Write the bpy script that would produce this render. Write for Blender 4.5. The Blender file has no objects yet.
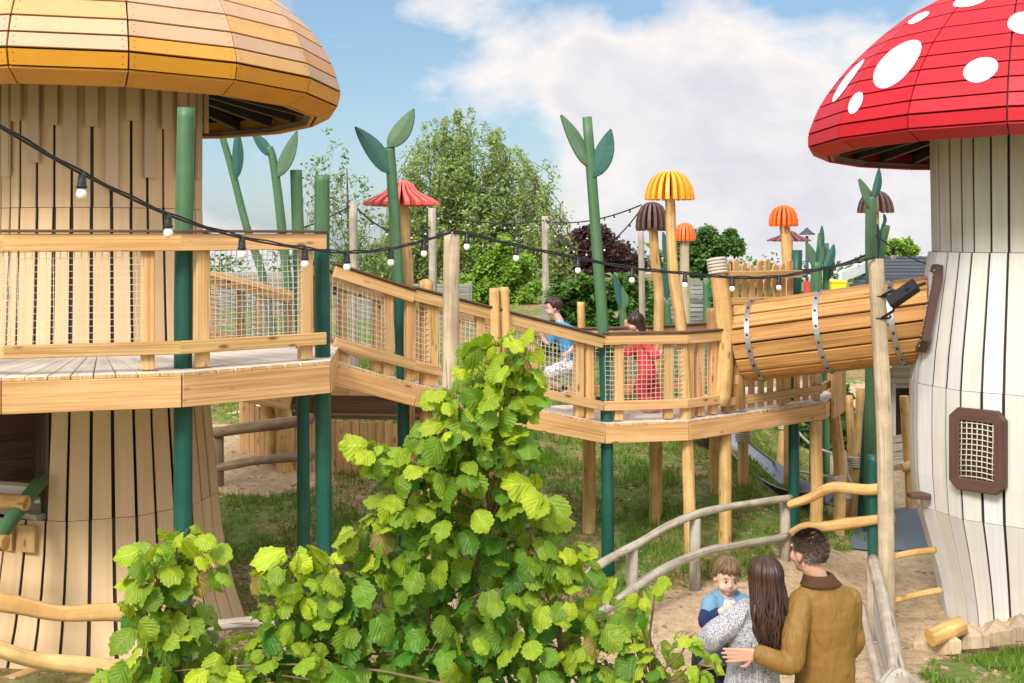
import bpy, bmesh, math, random
from mathutils import Vector, Matrix, noise as mnoise
from mathutils.bvhtree import BVHTree
random.seed(7)
R = math.radians
S = bpy.context.scene
COL = S.collection
F, HZ, CZ = 1200.0, 235.0, 3.55
V = Vector
def P(px, py, Y):
    """point seen at pixel (px,py) standing at real distance Y"""
    return V(((px - 512) * Y / F, Y, CZ - (py - HZ) * Y / F))
def lerp(a, b, t): return a + (b - a) * t
def rnd(a, b): return random.uniform(a, b)
def interp(x, pts):
    if x <= pts[0][0]: return pts[0][1]
    for (x0, y0), (x1, y1) in zip(pts, pts[1:]):
        if x <= x1:
            t = (x - x0) / (x1 - x0); return y0 + (y1 - y0) * t
    return pts[-1][1]
def smooth(a, b, x):
    t = max(0, min(1, (x - a) / (b - a))); return t * t * (3 - 2 * t)
HL = [(-10, .3), (5, .16), (8, .12), (10.5, .0), (12, .02), (12.9, .12), (14.2, .42), (15.3, .55), (17, .72), (18.5, 1.05), (20, 1.4), (25, 1.95), (35, 2.2), (50, 2.0), (80, .6), (150, -4), (900, -48)]
HR = [(-10, .3), (5, .16), (8, .12), (9.4, .1), (11, -.22), (13, -.2), (16.5, -.16), (19, .1), (22, .8), (28, 1.5), (35, 1.7), (50, 1.6), (80, .4), (150, -4), (900, -48)]
def ground(x, y):
    t = smooth(2.3, 4.2, x - .12 * max(0, y - 13))
    h = lerp(interp(y, HL), interp(y, HR), t)
    if y < 60:
        h += .05 * mnoise.noise(V((x * .7, y * .7, 1))) + .018 * mnoise.noise(V((x * 2.7, y * 2.7, 4)))
    return h
# ------------------------------------------------------------------ objects
def tag(o, label=None, cat=None, group=None, kind=None):
    if label: o['label'] = label
    if cat: o['category'] = cat
    if group: o['group'] = group
    if kind: o['kind'] = kind
    return o
def thing(name, label, cat, loc=(0, 0, 0), group=None):
    o = bpy.data.objects.new(name, None); COL.objects.link(o)
    o.location = loc; o.empty_display_size = .1
    return tag(o, label, cat, group)
def wloc(o):
    p = V((0, 0, 0))
    while o is not None:
        p += V(o.location); o = o.parent
    return p
class MB:
    def __init__(s): s.v = []; s.f = []; s.uv = []; s.c = []; s.m = []; s.s = []
    def face(s, idx, uvs=None, col=(1, 1, 1), mi=0, sm=False):
        s.f.append(tuple(idx)); s.uv.append(uvs or [(0, 0)] * len(idx)); s.c.append(col); s.m.append(mi); s.s.append(sm)
    def hexa(s, p, L, w, h, col=(1, 1, 1), mi=0, emi=None):
        """p: 8 points; 0-3 start ring, 4-7 end ring"""
        b = len(s.v); s.v += [V(q) for q in p]
        ou, ov = rnd(0, 50), rnd(0, 50)
        vs = [0, w, w + h, 2 * w + h, 2 * w + 2 * h]
        for k in range(4):
            k2 = (k + 1) % 4
            s.face((b + k, b + k2, b + 4 + k2, b + 4 + k), [(ou, ov + vs[k]), (ou, ov + vs[k + 1]), (ou + L, ov + vs[k + 1]), (ou + L, ov + vs[k])], col, mi)
        e = [(ou, ov), (ou, ov + w), (ou + h * .2, ov + w), (ou + h * .2, ov)]
        emi = mi if emi is None else emi; s.face((b + 3, b + 2, b + 1, b), e, col, emi); s.face((b + 4, b + 5, b + 6, b + 7), e, col, emi)
    def beam(s, a, b, w, h, up=(0, 0, 1), col=(1, 1, 1), mi=0, w2=None, h2=None):
        a, b = V(a), V(b); d = b - a; L = d.length; d = d.normalized(); up = V(up)
        sd = d.cross(up)
        if sd.length < 1e-4: sd = d.cross(V((0, 1, 0)))
        sd = sd.normalized(); u = sd.cross(d).normalized()
        w2 = w2 or w; h2 = h2 or h
        def ring(c, w, h): return [c - sd * w / 2 - u * h / 2, c + sd * w / 2 - u * h / 2, c + sd * w / 2 + u * h / 2, c - sd * w / 2 + u * h / 2]
        s.hexa(ring(a, w, h) + ring(b, w2, h2), L, w, h, col, mi)
    def box(s, c, sx, sy, sz, rz=0, col=(1, 1, 1), mi=0):
        c = V(c); d = V((math.cos(rz), math.sin(rz), 0))
        s.beam(c - d * sx / 2, c + d * sx / 2, sy, sz, (0, 0, 1), col, mi)
    def prism(s, outline, th, nrm, col=(1, 1, 1), mi=0, udir=None):
        """extrude a planar outline (3d points) by th along nrm"""
        b = len(s.v); n = len(outline); nrm = V(nrm).normalized()
        s.v += [V(p) + nrm * th / 2 for p in outline] + [V(p) - nrm * th / 2 for p in outline]
        ud = V(udir).normalized() if udir is not None else V((0, 0, 1)); vd = nrm.cross(ud).normalized()
        ou, ov = rnd(0, 50), rnd(0, 50)
        uv = [(ou + V(p).dot(ud), ov + V(p).dot(vd)) for p in outline]
        s.face(range(b, b + n), uv, col, mi); s.face(range(b + 2 * n - 1, b + n - 1, -1), uv[::-1], col, mi)
        for k in range(n):
            k2 = (k + 1) % n
            s.face((b + k, b + n + k, b + n + k2, b + k2), [uv[k], (uv[k][0], uv[k][1] + th), (uv[k2][0], uv[k2][1] + th), uv[k2]], col, mi)
    def tube(s, pts, rad, n=8, col=(1, 1, 1), mi=0, cap=True, capcol=None, capmi=None, sm=True, wob=0.0, seg=0, flat=1.0):
        pts = [V(p) for p in pts]
        if not isinstance(rad, (list, tuple)): rad = [rad] * len(pts)
        if seg:
            q, r = [], []
            m = len(pts)
            for i in range(m - 1):
                p0, p1, p2, p3 = pts[max(0, i - 1)], pts[i], pts[i + 1], pts[min(m - 1, i + 2)]
                for k in range(seg):
                    t = k / seg; t2 = t * t; t3 = t2 * t
                    q.append(.5 * ((2 * p1) + (p2 - p0) * t + (2 * p0 - 5 * p1 + 4 * p2 - p3) * t2 + (3 * p1 - p0 - 3 * p2 + p3) * t3)); r.append(lerp(rad[i], rad[i + 1], t))
            q.append(pts[-1]); r.append(rad[-1]); pts, rad = q, r
        m = len(pts); b = len(s.v)
        tg = [(pts[min(i + 1, m - 1)] - pts[max(i - 1, 0)]).normalized() for i in range(m)]
        nx = tg[0].orthogonal().normalized(); L = 0; ou, ov = rnd(0, 50), rnd(0, 50); us = []
        sd = rnd(0, 100)
        for i in range(m):
            if i: L += (pts[i] - pts[i - 1]).length
            us.append(ou + L)
            nx = (nx - tg[i] * nx.dot(tg[i])).normalized(); ny = tg[i].cross(nx)
            for k in range(n):
                a = 2 * math.pi * k / n; rr = rad[i]
                if wob: rr *= 1 + wob * mnoise.noise(V((math.cos(a) * .9 + sd, math.sin(a) * .9, L * 2.5 + sd)))
                s.v.append(pts[i] + (nx * math.cos(a) + ny * math.sin(a) * flat) * rr)
        for i in range(m - 1):
            c = 2 * math.pi * max(rad)
            for k in range(n):
                k2 = (k + 1) % n
                s.face((b + i * n + k, b + i * n + k2, b + (i + 1) * n + k2, b + (i + 1) * n + k),
                       [(us[i], ov + c * k / n), (us[i], ov + c * (k + 1) / n), (us[i + 1], ov + c * (k + 1) / n), (us[i + 1], ov + c * k / n)], col, mi, sm)
        if cap:
            cc = capcol or col; cm = mi if capmi is None else capmi
            uvc = [(ou + .02 * math.cos(2 * math.pi * k / n) , ov + .5 * rad[0] * math.sin(2 * math.pi * k / n)) for k in range(n)]
            s.face(range(b + n - 1, b - 1, -1), uvc, cc, cm); s.face(range(b + (m - 1) * n, b + m * n), uvc, cc, cm)
    def loft(s, rings, n=20, col=(1, 1, 1), mi=0, close=True):
        """rings: (center, ax vector, ay vector) ; ax, ay already scaled"""
        b = len(s.v); m = len(rings); L = 0
        for c, ax, ay in rings:
            for k in range(n):
                a = 2 * math.pi * k / n; s.v.append(V(c) + V(ax) * math.cos(a) + V(ay) * math.sin(a))
        for i in range(m - 1):
            L2 = L + (V(rings[i + 1][0]) - V(rings[i][0])).length
            for k in range(n):
                k2 = (k + 1) % n
                s.face((b + i * n + k, b + i * n + k2, b + (i + 1) * n + k2, b + (i + 1) * n + k), [(L, k / n), (L, (k + 1) / n), (L2, (k + 1) / n), (L2, k / n)], col, mi, True)
            L = L2
        if close:
            s.face(range(b + n - 1, b - 1, -1), None, col, mi, True); s.face(range(b + (m - 1) * n, b + m * n), None, col, mi, True)
    def ball(s, c, rx, ry=None, rz=None, n=12, col=(1, 1, 1), mi=0, rot=None):
        ry = ry or rx; rz = rz or rx; b = len(s.v); c = V(c); M = rot or Matrix.Identity(3); h = n // 2
        for i in range(1, h):
            t = math.pi * i / h
            for k in range(n):
                a = 2 * math.pi * k / n
                s.v.append(c + M @ V((rx * math.sin(t) * math.cos(a), ry * math.sin(t) * math.sin(a), rz * math.cos(t))))
        s.v.append(c + M @ V((0, 0, rz))); s.v.append(c + M @ V((0, 0, -rz))); T = len(s.v) - 2
        for i in range(h - 2):
            for k in range(n):
                k2 = (k + 1) % n; s.face((b + i * n + k, b + (i + 1) * n + k, b + (i + 1) * n + k2, b + i * n + k2), None, col, mi, True)
        for k in range(n):
            k2 = (k + 1) % n
            s.face((T, b + k, b + k2), None, col, mi, True); s.face((T + 1, b + (h - 2) * n + k2, b + (h - 2) * n + k), None, col, mi, True)
    def build(s, name, mats, parent=None, bev=0, label=None):
        if not isinstance(mats, (list, tuple)): mats = [mats]
        o0 = wloc(parent) if parent else V((0, 0, 0))
        me = bpy.data.meshes.new(name)
        me.from_pydata([tuple(p - o0) for p in s.v], [], s.f)
        me.color_attributes.new('tint', 'FLOAT_COLOR', 'CORNER'); me.uv_layers.new(name='UVMap')
        uvd, cd = [], []
        for p in me.polygons:
            for j in range(p.loop_total):
                q = s.uv[p.index][j]; uvd += [q[0], q[1]]; c = s.c[p.index]; cd += [c[0], c[1], c[2], 1]
        me.uv_layers['UVMap'].data.foreach_set('uv', uvd); me.color_attributes['tint'].data.foreach_set('color', cd)
        me.polygons.foreach_set('material_index', s.m); me.polygons.foreach_set('use_smooth', s.s)
        for m in mats: me.materials.append(m)
        o = bpy.data.objects.new(name, me); COL.objects.link(o)
        if parent: o.parent = parent
        if bev:
            bm = o.modifiers.new('bevel', 'BEVEL'); bm.width = bev; bm.segments = 1; bm.limit_method = 'ANGLE'; bm.angle_limit = R(50)
        if label: o['label'] = label
        return o
def tint(v=.12, h=.03):
    k = 1 + rnd(-v, v); return (k * (1 + rnd(-h, h)), k, k * (1 + rnd(-h, h)))
def copy_tree(o, parent=None):
    c = o.copy(); COL.objects.link(c)
    if parent is not None: c.parent = parent
    for ch in list(o.children): copy_tree(ch, c)
    return c
# ------------------------------------------------------------------ materials
def newmat(name):
    m = bpy.data.materials.new(name); m.use_nodes = True; nt = m.node_tree
    b = nt.nodes['Principled BSDF']; return m, nt, b
def N(nt, t, **k):
    n = nt.nodes.new(t)
    for a, v in k.items():
        if hasattr(n, a): setattr(n, a, v)
    return n
def lk(nt, a, b): nt.links.new(a, b)
def math_(nt, op, a, b=None, clamp=False):
    n = N(nt, 'ShaderNodeMath', operation=op); n.use_clamp = clamp
    for i, x in enumerate((a, b)):
        if x is None: continue
        if isinstance(x, (int, float)): n.inputs[i].default_value = x
        else: lk(nt, x, n.inputs[i])
    return n.outputs[0]
def mix(nt, fac, a, b, mode='MIX'):
    n = N(nt, 'ShaderNodeMix', data_type='RGBA', blend_type=mode)
    for i, x in ((0, fac), (6, a), (7, b)):
        if isinstance(x, (int, float)): n.inputs[i].default_value = x
        elif isinstance(x, tuple): n.inputs[i].default_value = (*x[:3], 1)
        else: lk(nt, x, n.inputs[i])
    return n.outputs[2]
def ramp(nt, x, stops):
    n = N(nt, 'ShaderNodeValToRGB'); e = n.color_ramp.elements
    while len(e) < len(stops): e.new(.5)
    for i, (p, c) in enumerate(stops):
        e[i].position = p; e[i].color = (*c, 1) if isinstance(c, tuple) else (c, c, c, 1)
    lk(nt, x, n.inputs[0]); return n.outputs[0]
def tex(nt, vec, scale, detail=3, rough=.55, dist=0, kind='ShaderNodeTexNoise'):
    n = N(nt, kind); n.inputs['Scale'].default_value = scale
    if 'Detail' in n.inputs: n.inputs['Detail'].default_value = detail
    if 'Roughness' in n.inputs: n.inputs['Roughness'].default_value = rough
    if 'Distortion' in n.inputs: n.inputs['Distortion'].default_value = dist
    if vec is not None: lk(nt, vec, n.inputs['Vector'])
    return n.outputs[0]
def mapping(nt, vec, sc):
    n = N(nt, 'ShaderNodeMapping'); n.inputs['Scale'].default_value = sc; lk(nt, vec, n.inputs['Vector']); return n.outputs[0]
def bump(nt, b, h, strength, dist=.01):
    n = N(nt, 'ShaderNodeBump'); n.inputs['Strength'].default_value = strength; n.inputs['Distance'].default_value = dist
    lk(nt, h, n.inputs['Height']); lk(nt, n.outputs[0], b.inputs['Normal'])
def tinted(nt, c):
    a = N(nt, 'ShaderNodeAttribute'); a.attribute_name = 'tint'
    return mix(nt, 1.0, c, a.outputs['Color'], 'MULTIPLY')
def wood(name, light, dark, rough=.7, grain=38, knots=.6, weather=None, bmp=.35, spec=.3, crack=0):
    m, nt, b = newmat(name)
    uv = N(nt, 'ShaderNodeUVMap').outputs[0]
    g = tex(nt, mapping(nt, uv, (.7, grain * 1.5, 1)), 1.0, 3, .55, .6)
    g2 = tex(nt, mapping(nt, uv, (.9, 7, 1)), 1.0, 3, .5, 1.2)
    f = math_(nt, 'ADD', math_(nt, 'MULTIPLY', g, .6), math_(nt, 'MULTIPLY', g2, .4))
    c = ramp(nt, f, [(.38, dark), (.58, light)])
    if knots:
        v = N(nt, 'ShaderNodeTexVoronoi'); lk(nt, mapping(nt, uv, (3.0, 8.0, 1)), v.inputs['Vector']); v.inputs['Scale'].default_value = 1
        kf = ramp(nt, v.outputs['Distance'], [(.07, 1.0), (.17, 0.0)])
        c = mix(nt, math_(nt, 'MULTIPLY', kf, knots), c, tuple(x * .33 for x in dark))
    if weather:
        obj = N(nt, 'ShaderNodeTexCoord').outputs['Object']
        w = ramp(nt, tex(nt, obj, 3.5, 4, .6), [(.42, 0.0), (.66, 1.0)])
        c = mix(nt, w, c, weather)
    hgt = f
    if crack:
        k = ramp(nt, tex(nt, mapping(nt, uv, (1.1, 34, 1)), 1.0, 2, .5, .8), [(.30, 1.0), (.37, 0.0)])
        c = mix(nt, math_(nt, 'MULTIPLY', k, crack), c, tuple(x * .3 for x in dark)); hgt = math_(nt, 'SUBTRACT', f, math_(nt, 'MULTIPLY', k, .6))
        obj = N(nt, 'ShaderNodeTexCoord').outputs['Object']
        c = mix(nt, 1.0, c, ramp(nt, tex(nt, obj, 4.5, 5, .65), [(.3, (.74, .72, .68)), (.65, (1.1, 1.1, 1.1))]), 'MULTIPLY')
    lk(nt, tinted(nt, c), b.inputs['Base Color']); b.inputs['Roughness'].default_value = rough
    b.inputs['Specular IOR Level'].default_value = spec
    bump(nt, b, hgt, bmp, .006); return m
def plain(name, col, rough=.5, var=.15, scale=6, bmp=.1, metal=0, spec=.4, grain=None, dirt=None):
    m, nt, b = newmat(name)
    obj = N(nt, 'ShaderNodeTexCoord').outputs['Object']
    vec = obj
    if grain: vec = mapping(nt, N(nt, 'ShaderNodeUVMap').outputs[0], grain)
    n = tex(nt, vec, scale if not grain else 1.0, 5, .6)
    c = mix(nt, n, tuple(x * (1 - var) for x in col), tuple(min(1, x * (1 + var)) for x in col))
    if dirt:
        d = ramp(nt, tex(nt, obj, 2.3, 6, .65), [(.48, 0.0), (.72, 1.0)])
        c = mix(nt, math_(nt, 'MULTIPLY', d, dirt[1]), c, dirt[0])
    lk(nt, tinted(nt, c), b.inputs['Base Color'])
    b.inputs['Roughness'].default_value = rough; b.inputs['Metallic'].default_value = metal; b.inputs['Specular IOR Level'].default_value = spec
    if bmp: bump(nt, b, n, bmp, .01)
    return m
M = {}
M['pine'] = wood('golden_pine', (.62, .385, .17), (.42, .225, .080), knots=.9)
M['pine2'] = wood('peeled_log', (.66, .43, .18), (.50, .28, .085), grain=16, knots=.7, crack=.5)
M['pale'] = wood('weathered_pole', (.56, .45, .31), (.40, .30, .19), grain=22, knots=.6, crack=.6)
M['grey'] = wood('grey_timber', (.48, .42, .33), (.30, .25, .18), grain=26, knots=.35, weather=(.36, .33, .27), crack=.8)
M['brownw'] = wood('brown_timber', (.13, .072, .036), (.06, .032, .016), grain=26, knots=.4)
M['brownrail'] = wood('brown_rail_log', (.33, .23, .145), (.19, .125, .075), grain=24, knots=.4, crack=.6)
M['deck'] = wood('deck_board', (.66, .59, .50), (.50, .43, .35), grain=40, knots=.2, rough=.8)
M['tan'] = wood('tan_cladding', (.70, .485, .275), (.645, .435, .235), grain=10, knots=0, bmp=.1, rough=.62)
M['cream'] = wood('cream_cladding', (.645, .635, .60), (.575, .565, .525), grain=12, knots=0, bmp=.12, rough=.6)
M['tunnel'] = wood('tunnel_stave', (.54, .29, .10), (.30, .14, .04), grain=30, knots=.5)
M['green'] = plain('green_stain', (.060, .145, .062), .5, .5, 5, .35, grain=(1.2, 22, 1), dirt=((.13, .21, .11), .55))
M['teal'] = plain('teal_stain', (.006, .072, .052), .45, .6, 5, .35, grain=(1.2, 22, 1), dirt=((.035, .115, .075), .6))
M['leafg'] = plain('stalk_leaf_green', (.075, .15, .075), .5, .3, 5, .1)
M['leaft'] = plain('stalk_leaf_teal', (.022, .095, .072), .5, .3, 5, .1)
M['cap'] = plain('cap_panel_paint', (.97, .97, .97), .52, .13, 2.2, .06, spec=.32, dirt=((.30, .20, .14), .16))
M['white'] = plain('white_spot_paint', (.80, .80, .79), .5, .1, 3, .05, dirt=((.45, .42, .38), .35))
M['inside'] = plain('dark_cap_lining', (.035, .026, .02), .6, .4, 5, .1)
M['frame'] = wood('brown_frame', (.115, .058, .042), (.07, .034, .024), grain=20, knots=0, rough=.6)
M['rubber'] = plain('brown_handrail', (.10, .052, .032), .5, .2, 9, .05)
M['rope'] = plain('natural_rope', (.52, .47, .39), .9, .2, 40, .3)
M['ropew'] = plain('white_rope', (.58, .51, .41), .85, .15, 40, .2)
M['ropegrey'] = plain('grey_rope', (.36, .35, .32), .85, .15, 40, .2)
M['steel'] = plain('galvanised_steel', (.42, .42, .42), .38, .12, 12, .05, metal=.85)
M['slide'] = plain('slide_steel', (.20, .22, .25), .42, .2, 5, .05, metal=.6)
M['black'] = plain('black_plastic', (.012, .012, .013), .4, .2, 10, .03)
M['cable'] = plain('black_cable', (.014, .014, .015), .55, .2, 10, 0)
M['mat'] = plain('blue_grey_matting', (.10, .125, .15), .85, .2, 30, .3)
M['slate'] = plain('dark_roof', (.045, .05, .06), .6, .25, 3, .2)
M['shed'] = wood('pale_shed_board', (.47, .44, .38), (.36, .33, .27), grain=18, knots=.2)
M['greyfence'] = wood('grey_board', (.30, .29, .27), (.17, .165, .15), grain=20, knots=0)
M['yellow'] = plain('yellow_plastic', (.85, .62, .02), .45, .1, 5, 0)
M['red'] = plain('red_sign', (.5, .05, .04), .5, .1, 5, 0)
M['orange'] = plain('orange_fin_paint', (.80, .30, .025), .45, .15, 9, .06)
M['orangered'] = plain('orange_red_fin_paint', (.80, .13, .02), .45, .2, 9, .06)
M['pinkred'] = plain('faded_red_fin_paint', (.60, .105, .085), .5, .25, 9, .06)
M['brownfin'] = plain('brown_fin_paint', (.085, .048, .038), .5, .25, 9, .06)
M['maroonfin'] = plain('maroon_fin_paint', (.17, .055, .055), .5, .25, 9, .06)
def glow_bulb():
    m, nt, b = newmat('frosted_bulb'); b.inputs['Base Color'].default_value = (.86, .84, .78, 1); b.inputs['Roughness'].default_value = .25
    return m
M['bulb'] = glow_bulb()
def leafmat(name, rough=.45, trans=.35, veins=False):
    m, nt, b = newmat(name)
    a = N(nt, 'ShaderNodeAttribute'); a.attribute_name = 'tint'
    obj = N(nt, 'ShaderNodeTexCoord').outputs['Object']
    n = tex(nt, obj, 18 if veins else 5, 4)
    c = mix(nt, math_(nt, 'MULTIPLY', n, .7), a.outputs['Color'], mix(nt, 1.0, a.outputs['Color'], (.62, .8, .55), 'MULTIPLY'))
    if veins:
        uv = N(nt, 'ShaderNodeUVMap').outputs[0]
        sx = N(nt, 'ShaderNodeSeparateXYZ'); lk(nt, uv, sx.inputs[0])
        d = math_(nt, 'SUBTRACT', sx.outputs[0], math_(nt, 'MULTIPLY', math_(nt, 'ABSOLUTE', sx.outputs[1]), .8))
        w = math_(nt, 'SINE', math_(nt, 'MULTIPLY', d, 36.0))
        vn = ramp(nt, w, [(.55, 0.0), (.98, 1.0)])
        mid = ramp(nt, math_(nt, 'ABSOLUTE', sx.outputs[1]), [(.015, 1.0), (.04, 0.0)])
        vv = math_(nt, 'MAXIMUM', math_(nt, 'MULTIPLY', vn, .13), math_(nt, 'MULTIPLY', mid, .55))
        c = mix(nt, vv, c, mix(nt, 1.0, c, (1.9, 1.5, 1.5), 'MULTIPLY'))
        bump(nt, b, w, .32, .004)
    lk(nt, c, b.inputs['Base Color']); b.inputs['Roughness'].default_value = rough; b.inputs['Specular IOR Level'].default_value = .3
    t = N(nt, 'ShaderNodeBsdfTranslucent'); lk(nt, mix(nt, 1.0, c, (1.7, 1.6, .5), 'MULTIPLY'), t.inputs['Color'])
    ms = N(nt, 'ShaderNodeMixShader'); ms.inputs[0].default_value = trans
    lk(nt, b.outputs[0], ms.inputs[1]); lk(nt, t.outputs[0], ms.inputs[2]); lk(nt, ms.outputs[0], nt.nodes['Material Output'].inputs['Surface'])
    return m
M['hazel'] = leafmat('hazel_leaf', .42, .35, True)
M['foliage'] = leafmat('tree_leaf', .6, .3)
M['blade'] = leafmat('grass_blade', .6, .3)
M['bark'] = wood('tree_bark', (.15, .12, .085), (.07, .05, .035), grain=14, knots=0, rough=.9, bmp=.6)
M['twig'] = wood('hazel_twig', (.20, .135, .07), (.10, .07, .035), grain=14, knots=0, rough=.8)
# ------------------------------------------------------------------ camera, world, sun
S.render.resolution_x, S.render.resolution_y = 1024, 683
cam = bpy.data.cameras.new('camera'); co = bpy.data.objects.new('camera', cam); COL.objects.link(co)
co.location = (0, 0, CZ); co.rotation_euler = (R(90), 0, 0)
cam.sensor_width = 36; cam.lens = 36 * F / 1024; cam.shift_y = -(341.5 - HZ) / 1024; cam.clip_end = 3000; cam.clip_start = .05
S.camera = co
SUN_EL, SUN_AZ = 41, 204          # azimuth clockwise from +Y: behind the camera, to the left
sl = bpy.data.lights.new('sun', 'SUN'); so = bpy.data.objects.new('sun', sl); COL.objects.link(so)
sl.energy = 1.75; sl.angle = R(16); sl.color = (1, .95, .87)
sdir = V((math.sin(R(SUN_AZ)) * math.cos(R(SUN_EL)), math.cos(R(SUN_AZ)) * math.cos(R(SUN_EL)), math.sin(R(SUN_EL))))
so.rotation_euler = (-sdir).to_track_quat('-Z', 'Y').to_euler(); so.location = (0, 0, 30)
S.view_settings.view_transform = 'Standard'; S.view_settings.look = 'None'; S.view_settings.gamma = 1
S.view_settings.exposure = EXPO = 1.22
def world():
    w = bpy.data.worlds.new('World'); S.world = w; w.use_nodes = True; nt = w.node_tree; nt.nodes.clear()
    out = N(nt, 'ShaderNodeOutputWorld'); bg = N(nt, 'ShaderNodeBackground')
    sky = N(nt, 'ShaderNodeTexSky'); sky.sky_type = 'NISHITA'; sky.sun_disc = False
    sky.sun_elevation = R(SUN_EL); sky.sun_rotation = R(SUN_AZ); sky.air_density = 1.0; sky.dust_density = .6; sky.ozone_density = 1.4
    d = N(nt, 'ShaderNodeTexCoord').outputs['Generated']
    nv = N(nt, 'ShaderNodeVectorMath', operation='NORMALIZE'); lk(nt, d, nv.inputs[0]); d = nv.outputs[0]
    st = mapping(nt, d, (1, 1, 1.55))
    n = tex(nt, st, 9, 9, .58, .25); n2 = tex(nt, st, 3.2, 5, .5)
    acc = math_(nt, 'ADD', math_(nt, 'MULTIPLY', math_(nt, 'SUBTRACT', n, .5), 1.5), math_(nt, 'ADD', math_(nt, 'MULTIPLY', n2, .5), .40))
    def blob(px, py, r, wgt, acc):
        q = V(((px - 512) / F, 1, (HZ - py) / F)).normalized()
        ds = N(nt, 'ShaderNodeVectorMath', operation='DISTANCE'); lk(nt, d, ds.inputs[0]); ds.inputs[1].default_value = q
        g = N(nt, 'ShaderNodeMapRange', interpolation_type='SMOOTHSTEP'); lk(nt, ds.outputs['Value'], g.inputs[0])
        g.inputs[1].default_value = r / F; g.inputs[2].default_value = 0; g.inputs[3].default_value = 0; g.inputs[4].default_value = wgt
        return math_(nt, 'ADD', acc, g.outputs[0])
    for a in ((620, 90, 170, .34), (500, 85, 90, .22), (800, 110, 190, .34), (720, 220, 230, .42), (430, 15, 110, .14), (230, 285, 130, .35), (930, 210, 160, .3),
              (370, 95, 150, -.34), (250, 190, 150, -.24), (530, 128, 80, -.42), (720, 10, 80, -.16), (880, 8, 100, -.3), (560, 5, 70, -.28), (640, 2, 70, -.34), (800, 5, 80, -.3), (690, 60, 110, .16), (590, 80, 90, .16), (470, 200, 120, -.1)):
        acc = blob(*a, acc)
    mask = ramp(nt, acc, [(.54, 0.0), (.74, .62), (.92, 1.0)])
    # cloud: bright tops, lavender-grey deep parts
    sz = N(nt, 'ShaderNodeSeparateXYZ'); lk(nt, d, sz.inputs[0])
    dens = ramp(nt, math_(nt, 'SUBTRACT', acc, math_(nt, 'MULTIPLY', sz.outputs[2], 1.1)), [(.72, (1.06, 1.01, .98)), (1.18, (.885, .89, .92))])
    n3 = ramp(nt, tex(nt, st, 15, 6, .6, .3), [(.3, (.86, .86, .91)), (.60, (1.02, 1.0, .985))])
    ccol = mix(nt, 1.0, dens, n3, 'MULTIPLY')
    skyc = mix(nt, 1.0, sky.outputs[0], (SKYK, SKYK, SKYK), 'MULTIPLY')
    skyb = mix(nt, .30, skyc, (.165, .31, .46))
    up = N(nt, 'ShaderNodeMapRange', interpolation_type='SMOOTHSTEP'); lk(nt, sz.outputs[2], up.inputs[0]); up.inputs[1].default_value = .22; up.inputs[2].default_value = .6; up.inputs[3].default_value = CLK; up.inputs[4].default_value = CLK * 2.6
    bh = N(nt, 'ShaderNodeMapRange', interpolation_type='SMOOTHSTEP'); lk(nt, sz.outputs[1], bh.inputs[0]); bh.inputs[1].default_value = .35; bh.inputs[2].default_value = -.5; bh.inputs[3].default_value = 1; bh.inputs[4].default_value = 2.1
    cc = mix(nt, 1.0, mix(nt, 1.0, ccol, up.outputs[0], 'MULTIPLY'), bh.outputs[0], 'MULTIPLY')
    lk(nt, mix(nt, mask, skyb, cc), bg.inputs['Color']); bg.inputs['Strength'].default_value = 1.0
    lk(nt, bg.outputs[0], out.inputs['Surface'])
SKYK, CLK = .044, .42
world()
# ------------------------------------------------------------------ ground
def axis(lo, hi, st, far):
    a = []; x = lo
    while x <= hi + 1e-6: a.append(x); x += st
    g = st; up = []
    x = hi
    while x < far: g *= 1.35; x += g; up.append(x)
    dn = []; x = lo; g = st
    while x > -far: g *= 1.35; x -= g; dn.append(x)
    return dn[::-1] + a + up
XS, YS = axis(-7, 8, .13, 900), axis(4, 23, .13, 900)
def sandw(x, y):
    """how bare and sandy the ground is here (0 grass .. 1 path)"""
    n = .45 * mnoise.noise(V((x * 1.1, y * 1.1, 7))) + .25 * mnoise.noise(V((x * 3.3, y * 3.3, 2)))
    yl = interp(x, [(-1, 10.2), (.8, 11.3), (1.75, 12.0), (3, 12.9), (4.5, 15), (6, 17.5), (9, 19)])
    a = smooth(.35, -.35, y - yl + n * 1.2) * smooth(-1.2, -.2, x + n)
    a *= 1 - smooth(-.3, .4, x - 3.1 - .35 * n) * smooth(.3, -.4, y - 10.15 - .5 * (x - 3.6) + n * .5)
    b = smooth(-.5, .3, y - 14.5 + n * .6) * smooth(.5, -.4, y - 17.3 + n) * smooth(-2.0, -2.8, x + n * .6)
    c = smooth(4.2, 5, x + n) * smooth(15.5, 17, y + n) * smooth(23, 21.5, y)
    return max(a, b, c)
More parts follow.
